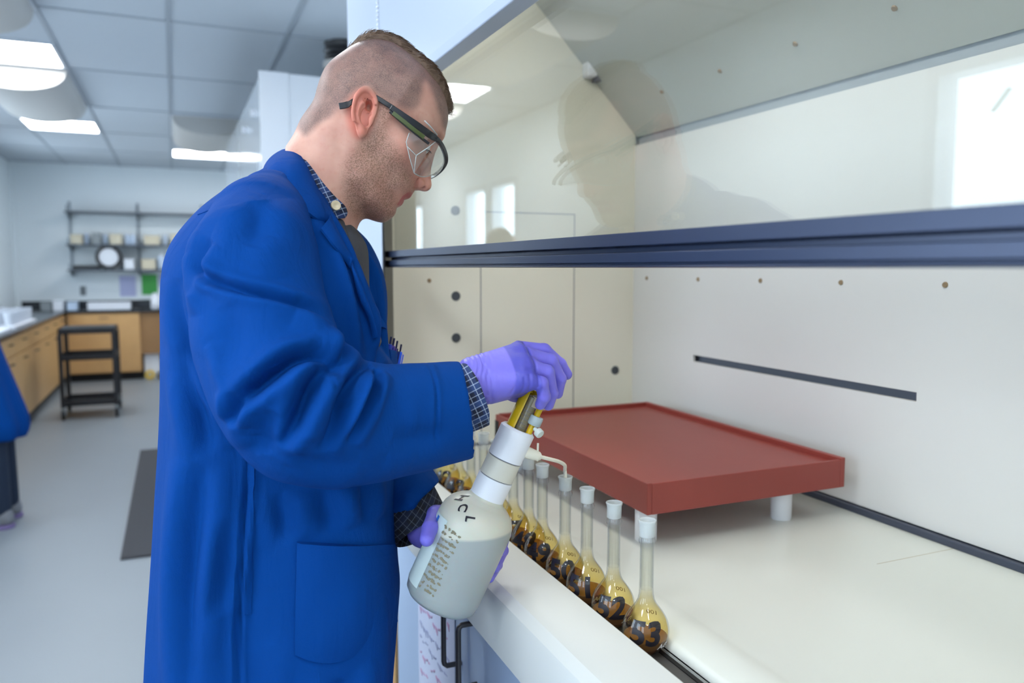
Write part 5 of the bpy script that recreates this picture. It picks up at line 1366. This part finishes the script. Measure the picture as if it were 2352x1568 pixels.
# ------------------------------------------------------------------ white bottle with dispenser
M_hdpe = mat('milky_plastic', rgb(196, 199, 192), .42, var=.02, vscale=10, spec=.4, sss=.25)
M_liqd = M_hdpe
M_acid = bpy.data.materials.new('acid_level')
def hdpe():
    m = bpy.data.materials.new('milky_bottle'); m.use_nodes = True; nt = m.node_tree; b = nt.nodes['Principled BSDF']; L = nt.links
    # liquid stands inside the lower part of the translucent wall: the wall really is darker below the fill line
    b.inputs['Roughness'].default_value = .38; b.inputs['Subsurface Weight'].default_value = .3; b.inputs['Subsurface Scale'].default_value = .01
    geo = nt.nodes.new('ShaderNodeNewGeometry'); sx = nt.nodes.new('ShaderNodeSeparateXYZ'); L.new(geo.outputs['Position'], sx.inputs[0])
    mr = nt.nodes.new('ShaderNodeMapRange'); L.new(sx.outputs[2], mr.inputs[0]); mr.inputs[1].default_value = FILLZ-.002; mr.inputs[2].default_value = FILLZ+.002
    mx = nt.nodes.new('ShaderNodeMix'); mx.data_type = 'RGBA'; mx.inputs[6].default_value = rgb(160, 166, 164); mx.inputs[7].default_value = rgb(206, 204, 188)
    L.new(mr.outputs[0], mx.inputs[0]); 
    tc = nt.nodes.new('ShaderNodeTexCoord'); n = nt.nodes.new('ShaderNodeTexNoise'); n.inputs['Scale'].default_value = 14; L.new(tc.outputs['Object'], n.inputs['Vector'])
    m2 = nt.nodes.new('ShaderNodeMapRange'); L.new(n.outputs['Fac'], m2.inputs[0]); m2.inputs[3].default_value = .94; m2.inputs[4].default_value = 1.05
    v = nt.nodes.new('ShaderNodeVectorMath'); v.operation = 'SCALE'; L.new(mx.outputs[2], v.inputs[0]); L.new(m2.outputs[0], v.inputs['Scale']); L.new(v.outputs[0], b.inputs['Base Color'])
    return m
BB = Vector(atD(1005, 1386, 1.085)); BT = Vector(atD(1183, 1000, 1.075)); BAX = (BT-BB).normalized()
FILLZ = float(atD(1090, 1212, 1.08)[2])
M_bot = hdpe()
bt = thing('reagent_bottle', 'white translucent bottle marked HCL held tilted, with a dispenser on top', 'bottle', tuple(BB))
R_ = .0530; LT = (BT-BB).length
k = LT/.257
prof = [(0, .004), (.030, .0015), (.044, .003), (.0505, .010), (R_, .022), (R_, .118), (.0528, .128), (.0508, .137), (.0455, .147), (.036, .155), (.0262, .1605), (.0240, .166), (.0240, .176), (0, .176)]
BL = .162
obj('body', MB().lathe(prof, (0, 0, 0), BAX, 64), M_bot, bt, smooth=50)
t0 = .166
r = .0235
c1_ = obj('adapter_ring', MB().lathe([(0, t0-.004), (r+.0008, t0-.004), (r+.0012, t0+.028), (r-.002, t0+.0285)], (0, 0, 0), BAX, 48), M_whitep, bt, smooth=35)
obj('adapter_ring', MB().lathe([(r-.001, t0+.029), (r+.0006, t0+.0295), (r+.0006, t0+.056), (r-.002, t0+.057)], (0, 0, 0), BAX, 48), mat('aged_white', rgb(208, 204, 190), .4), bt, smooth=35)
obj('valve_block', MB().lathe([(0, t0+.057), (r+.001, t0+.058), (r+.0012, t0+.100), (r-.002, t0+.103), (r-.0055, t0+.103), (r-.006, t0+.085), (0, t0+.085)], (0, 0, 0), BAX, 48), M_whitep, bt, smooth=35)
for tt in (t0+.0285, t0+.0572): obj('seal', MB().lathe([(r-.003, tt-.001), (r-.0008, tt-.001), (r-.0008, tt+.001), (r-.003, tt+.001)], (0, 0, 0), BAX, 48), M_slot, bt, smooth=35)
view = Vector(ray(1150, 1050)).normalized(); sideR = BAX.cross(view).normalized()
if sideR.x < 0: sideR = -sideR
toCam = sideR.cross(BAX); toCam = toCam if toCam.dot(view) < 0 else -toCam
M_yel = mat('yellow_sleeve', rgb(212, 176, 12), .35); M_barrel = translucent('glass_barrel', rgb(150, 140, 112), .35, .15)
def along(off_s, off_c, a, b, rr, n=28): 
    o = sideR*off_s+toCam*off_c; return MB().lathe([(0, a), (rr, a), (rr, b), (rr*.6, b+.002), (0, b+.002)], o, BAX, n)
pb = obj('plunger_sleeve', MB().lathe([(.0125, t0+.080), (.0140, t0+.080), (.0140, t0+.156), (.0125, t0+.158)], sideR*-.0035, BAX, 32, (math.radians(0), math.radians(360))), M_yel, bt, smooth=40)
# the sleeve is cut open on the camera's right so the barrel shows
bmx = bmesh.new(); bmx.from_mesh(pb.data)
kill = [f for f in bmx.faces if (f.calc_center_median()+sideR*.0035-BAX*(f.calc_center_median().dot(BAX))).dot(sideR*.93+toCam*.36) > .0042]
bmesh.ops.delete(bmx, geom=kill, context='FACES'); bmx.to_mesh(pb.data); bmx.free()
so_ = pb.modifiers.new('t', 'SOLIDIFY'); so_.thickness = .0012
obj('glass_barrel', along(.002, .002, t0+.082, t0+.150, .0088), M_barrel, bt, smooth=40)
gb = MB()
for kk in range(9): gb.lathe([(.0090, t0+.088+kk*.006), (.0091, t0+.0886+kk*.006)], sideR*.002+toCam*.002, BAX, 24)
obj('graduation', gb, M_slot, bt)
obj('barrel_cap', along(.006, .004, t0+.138, t0+.152, .0072), mat('beige_cap', rgb(176, 160, 140), .5), bt, smooth=40)
obj('guide_rod', along(.0155, .006, t0+.086, t0+.144, .0042), M_yel, bt, smooth=40)
kb = obj('volume_stop', MB().lathe([(0, t0+.116), (.0085, t0+.116), (.0095, t0+.118), (.0095, t0+.127), (.0085, t0+.129), (0, t0+.129)], sideR*.0165+toCam*.006, BAX, 28), mat('grey_knob', rgb(168, 182, 186), .4), bt, smooth=40)
ka = (sideR*.8+toCam*.55-BAX*.25).normalized()
obj('thumb_screw', MB().lathe([(0, 0), (.003, 0), (.003, .006), (.0062, .0065), (.0062, .0125), (.0055, .0135), (0, .0135)], sideR*.020+toCam*.010+BAX*(t0+.113), ka, 24), mat('pale_knob', rgb(196, 204, 198), .4), kb, smooth=40)
# discharge tube ending in the mouth of flask 50
fm = Vector((.5360, 1.041, 1.094))
rel = lambda v: Vector(v)-BB
tp = [rel(atD(x, y, d)) for x, y, d in ((1196, 1036, 1.075), (1214, 1040, 1.078), (1234, 1047, 1.085))]
tend = [rel(atD(1262, 1054, 1.10)), rel(atD(1284, 1060, 1.125)), rel(atD(1297, 1068, 1.155))]
M_ptfe = mat('ptfe_tube', rgb(226, 222, 206), .4)
tb = MB().tube(tp, [.0078, .0082, .0068], 18)
nz = obj('nozzle', tb, M_ptfe, bt, smooth=40)
path = catmull([tp[2], tend[0], tend[1], tend[2], fm-BB+Vector((-.001, .001, .010)), fm-BB+Vector((0, .002, .004)), fm-BB+Vector((0, .001, -.010))], 6, False)
obj('discharge_tube', MB().tube(path, .0027, 12), M_ptfe, nz, smooth='all')
obj('tube_clip', MB().tube([tp[2]+Vector((0, 0, -.007)), tp[2]+Vector((.001, 0, .018))], .0016, 8).tube([tp[2]-Vector((.003, .001, 0)), tp[2]+Vector((.003, .001, 0))], .0062, 14), M_ptfe, nz, smooth=40)
# markings on the bottle
def on_bottle(me, phi, t, rad, rot=0.0, taper=0.0, off=.0004):
    cr, sr = math.cos(rot), math.sin(rot)
    for v in me.vertices:
        u = v.co.x*cr-v.co.y*sr; w = v.co.x*sr+v.co.y*cr; tt = t+w
        rr = float(np.interp(tt, [p[1] for p in prof[3:12]], [p[0] for p in prof[3:12]]))+off; a = phi-u/max(rad, .01)
        v.co = BAX*tt+(sideR*math.cos(a)+toCam*math.sin(a))*rr
    return me
for ch, ph, tt, ro in (('H', 2.52, .1535, -1.15), ('C', 2.10, .1465, -1.2), ('L', 1.74, .1395, -1.25)):
    obj('marker_letter', on_bottle(text_mesh(ch, .0150, 0, .0004), ph, tt, .042, ro, off=.0009), M_ink, bt, fixn=False)
me = MB(); ng = 14
def patch(ph0, ph1, t_0, t_1, off):
    G = [[tuple(BAX*t_+(sideR*math.cos(a)+toCam*math.sin(a))*(R_+off)) for t_ in np.linspace(t_0, t_1, 8)] for a in np.linspace(ph0, ph1, ng)]; return MB().grid(G)
M_label = mat('pale_label', rgb(206, 220, 216), .5)
lb = obj('label', patch(2.26, 3.35, .022, .122, .0004), M_label, bt, smooth='all')
obj('blue_mark', patch(2.62, 2.75, .108, .119, .0008), M_blueink, lb)
M_stain = mat('brown_residue', rgb(134, 126, 102), .8)
sm = MB(); rs_ = np.random.RandomState(5)
for q in range(210):
    row = rs_.randint(0, 12); a = 1.72+rs_.rand()*.50+row*.004; t_ = .028+row*.0078+rs_.uniform(-.0015, .0015); s_ = rs_.uniform(.0007, .0022)
    c = BAX*t_+(sideR*math.cos(a)+toCam*math.sin(a))*(R_+.0002); u = (-sideR*math.sin(a)+toCam*math.cos(a)); nn_ = (sideR*math.cos(a)+toCam*math.sin(a))
    m_ = 7; sm.add([c+(u*math.cos(2*PI*i/m_)*rs_.uniform(.6, 1.5)+BAX*math.sin(2*PI*i/m_)*rs_.uniform(.5, 1.1))*s_+nn_*.0003 for i in range(m_)], [tuple(range(m_))])
obj('residue', sm, M_stain, bt, fixn=False)
# ------------------------------------------------------------------ second person at the left edge
def person2():
    LN = .15
    lean = lambda X, Z: X-LN*np.clip((Z-.55)/.72, 0, 1)
    def bod(X, Y, Z):
        X = lean(X, Z)
        f = rc(X, Y, Z, (0, 0, 1.28), (0, 0, .95), .095, .10)
        f = smin(f, rc(X, Y, Z, (0, .0, 1.36), (0, 0, 1.46), .06, .05), .05)
        f = smin(f, ell(X, Y, Z, (.01, 0, 1.55), (.095, .075, .115)), .02)
        f = smin(f, rc(X, Y, Z, (.095, 0, 1.53), (.10, 0, 1.515), .012, .015), .02)
        for sg in (1, -1):
            f = smin(f, rc(X, Y, Z, (0, .16*sg, 1.31), (-.01, .22*sg, 1.05), .05, .04), .04); f = smin(f, rc(X, Y, Z, (-.01, .22*sg, 1.05), (.20, .16*sg, .98), .04, .028), .02)
            f = smin(f, ell(X, Y, Z, (.24, .15*sg, .975), (.05, .03, .022)), .015)
            for q in range(4): f = smin(f, rc(X, Y, Z, (.26, (.13+.013*q)*sg, .975), (.315, (.128+.014*q)*sg, .955), .009, .007), .004)
            f = smin(f, rc(X, Y, Z, (.235, .12*sg, .975), (.275, .105*sg, .965), .010, .008), .006)
            f = smin(f, rc(X, Y, Z, (0, .08*sg, .92), (.0, .09*sg, .5), .085, .06), .04); f = smin(f, rc(X, Y, Z, (0, .09*sg, .5), (-.02, .09*sg, .09), .055, .038), .02)
            f = smin(f, rc(X, Y, Z, (-.02, .09*sg, .07), (.09, .10*sg, .045), .036, .028), .02)
        return f
    me = surfnet(bod, (-.2, -.30, .02), (.52, .30, 1.70), .009, 'person'); relax(me, 1)
    attr(me, 'Mask', np.zeros((len(me.vertices), 3))); attr(me, 'Red', np.zeros((len(me.vertices), 3)))
    o = obj('person', me, M_skin, fixn=False); tag(o, 'person in a blue lab coat and dark trousers, cut off by the left edge', 'person')
    def ct_(X, Y, Z):
        f = rc(X, Y, Z, (LN, 0, 1.27), (-.005, 0, .55), .125, .165, 1.35)
        X = lean(X, Z)
        f = smin(f, rc(X, Y, Z, (0, .12, 1.30), (0, -.12, 1.30), .085, .085), .05)
        for sg in (1, -1):
            f = smin(f, rc(X, Y, Z, (0, .17*sg, 1.30), (-.01, .235*sg, 1.05), .07, .062), .03); f = smin(f, rc(X, Y, Z, (-.01, .235*sg, 1.05), (.18, .17*sg, .985), .062, .05), .02)
        th = np.arctan2(Y, X); f = f-.010*np.sin(th*9)*sst(-Z, -1.0, -.6)
        return smax(np.maximum(f, .48-Z), -rc(X, Y, Z, (0, 0, 1.50), (0, 0, 1.40), .055, .05), .01)
    me = surfnet(ct_, (-.30, -.34, .48), (.42, .34, 1.45), .009, 'lab_coat'); relax(me, 2); obj('lab_coat', me, M_coat, o, fixn=False)
    me = surfnet(lambda X, Y, Z: smin(np.maximum(ell(X-LN, Y, Z, (-.012, 0, 1.565), (.105, .09, .12)), X-LN-.055+.0*Z), rc(X-LN, Y, Z, (-.085, 0, 1.50), (-.135, 0, 1.20), .055, .045), .03), (-.06, -.12, 1.1), (.28, .12, 1.72), .007, 'hair'); relax(me, 1)
    obj('hair', me, mat('dark_hair', rgb(38, 20, 20), .5, bump=.6, bscale=200), o, fixn=False)
    def tr_(X, Y, Z):
        X = lean(X, Z)
        f = None
        for sg in (1, -1):
            d = smin(rc(X, Y, Z, (0, .075*sg, .9), (0, .09*sg, .5), .09, .080), rc(X, Y, Z, (0, .09*sg, .5), (-.02, .09*sg, .11), .082, .068), .03); f = d if f is None else smin(f, d, .02)
        return np.maximum(f, .075-Z)
    me = surfnet(tr_, (-.12, -.2, .07), (.2, .2, 1.0), .009, 'trousers'); relax(me, 2); obj('trousers', me, mat('teal_denim', rgb(18, 34, 56), .8), o, fixn=False)
    M_sole = mat('purple_sole', rgb(120, 105, 150), .5); M_up = mat('grey_shoe', rgb(120, 122, 128), .6)
    for sg in (1, -1):
        me = surfnet(lambda X, Y, Z: shoe_mesh(X, Y, Z, (-.01, .10*sg), sg), (-.12, .10*sg-.07, .022), (.16, .10*sg+.07, .15), .005, 'shoe'); s = obj('shoe', me, M_up, o, fixn=False)
        pts = [( -.01-.045-.046*math.cos(a), .10*sg+.046*math.sin(a)) for a in np.linspace(-PI/2, PI/2, 8)] + [(.11+.038*math.cos(a), .10*sg+.012*sg+.038*math.sin(a)) for a in np.linspace(PI/2, -PI/2, 8)]
        obj('sole', MB().prism(pts, .001, .0225, 'z'), M_sole, s, bevel=.003)
    return o
p2 = person2(); p2.location = (-.945, 5.0, 0); p2.rotation_euler = (0, 0, math.radians(178))
bpy.context.view_layer.update()
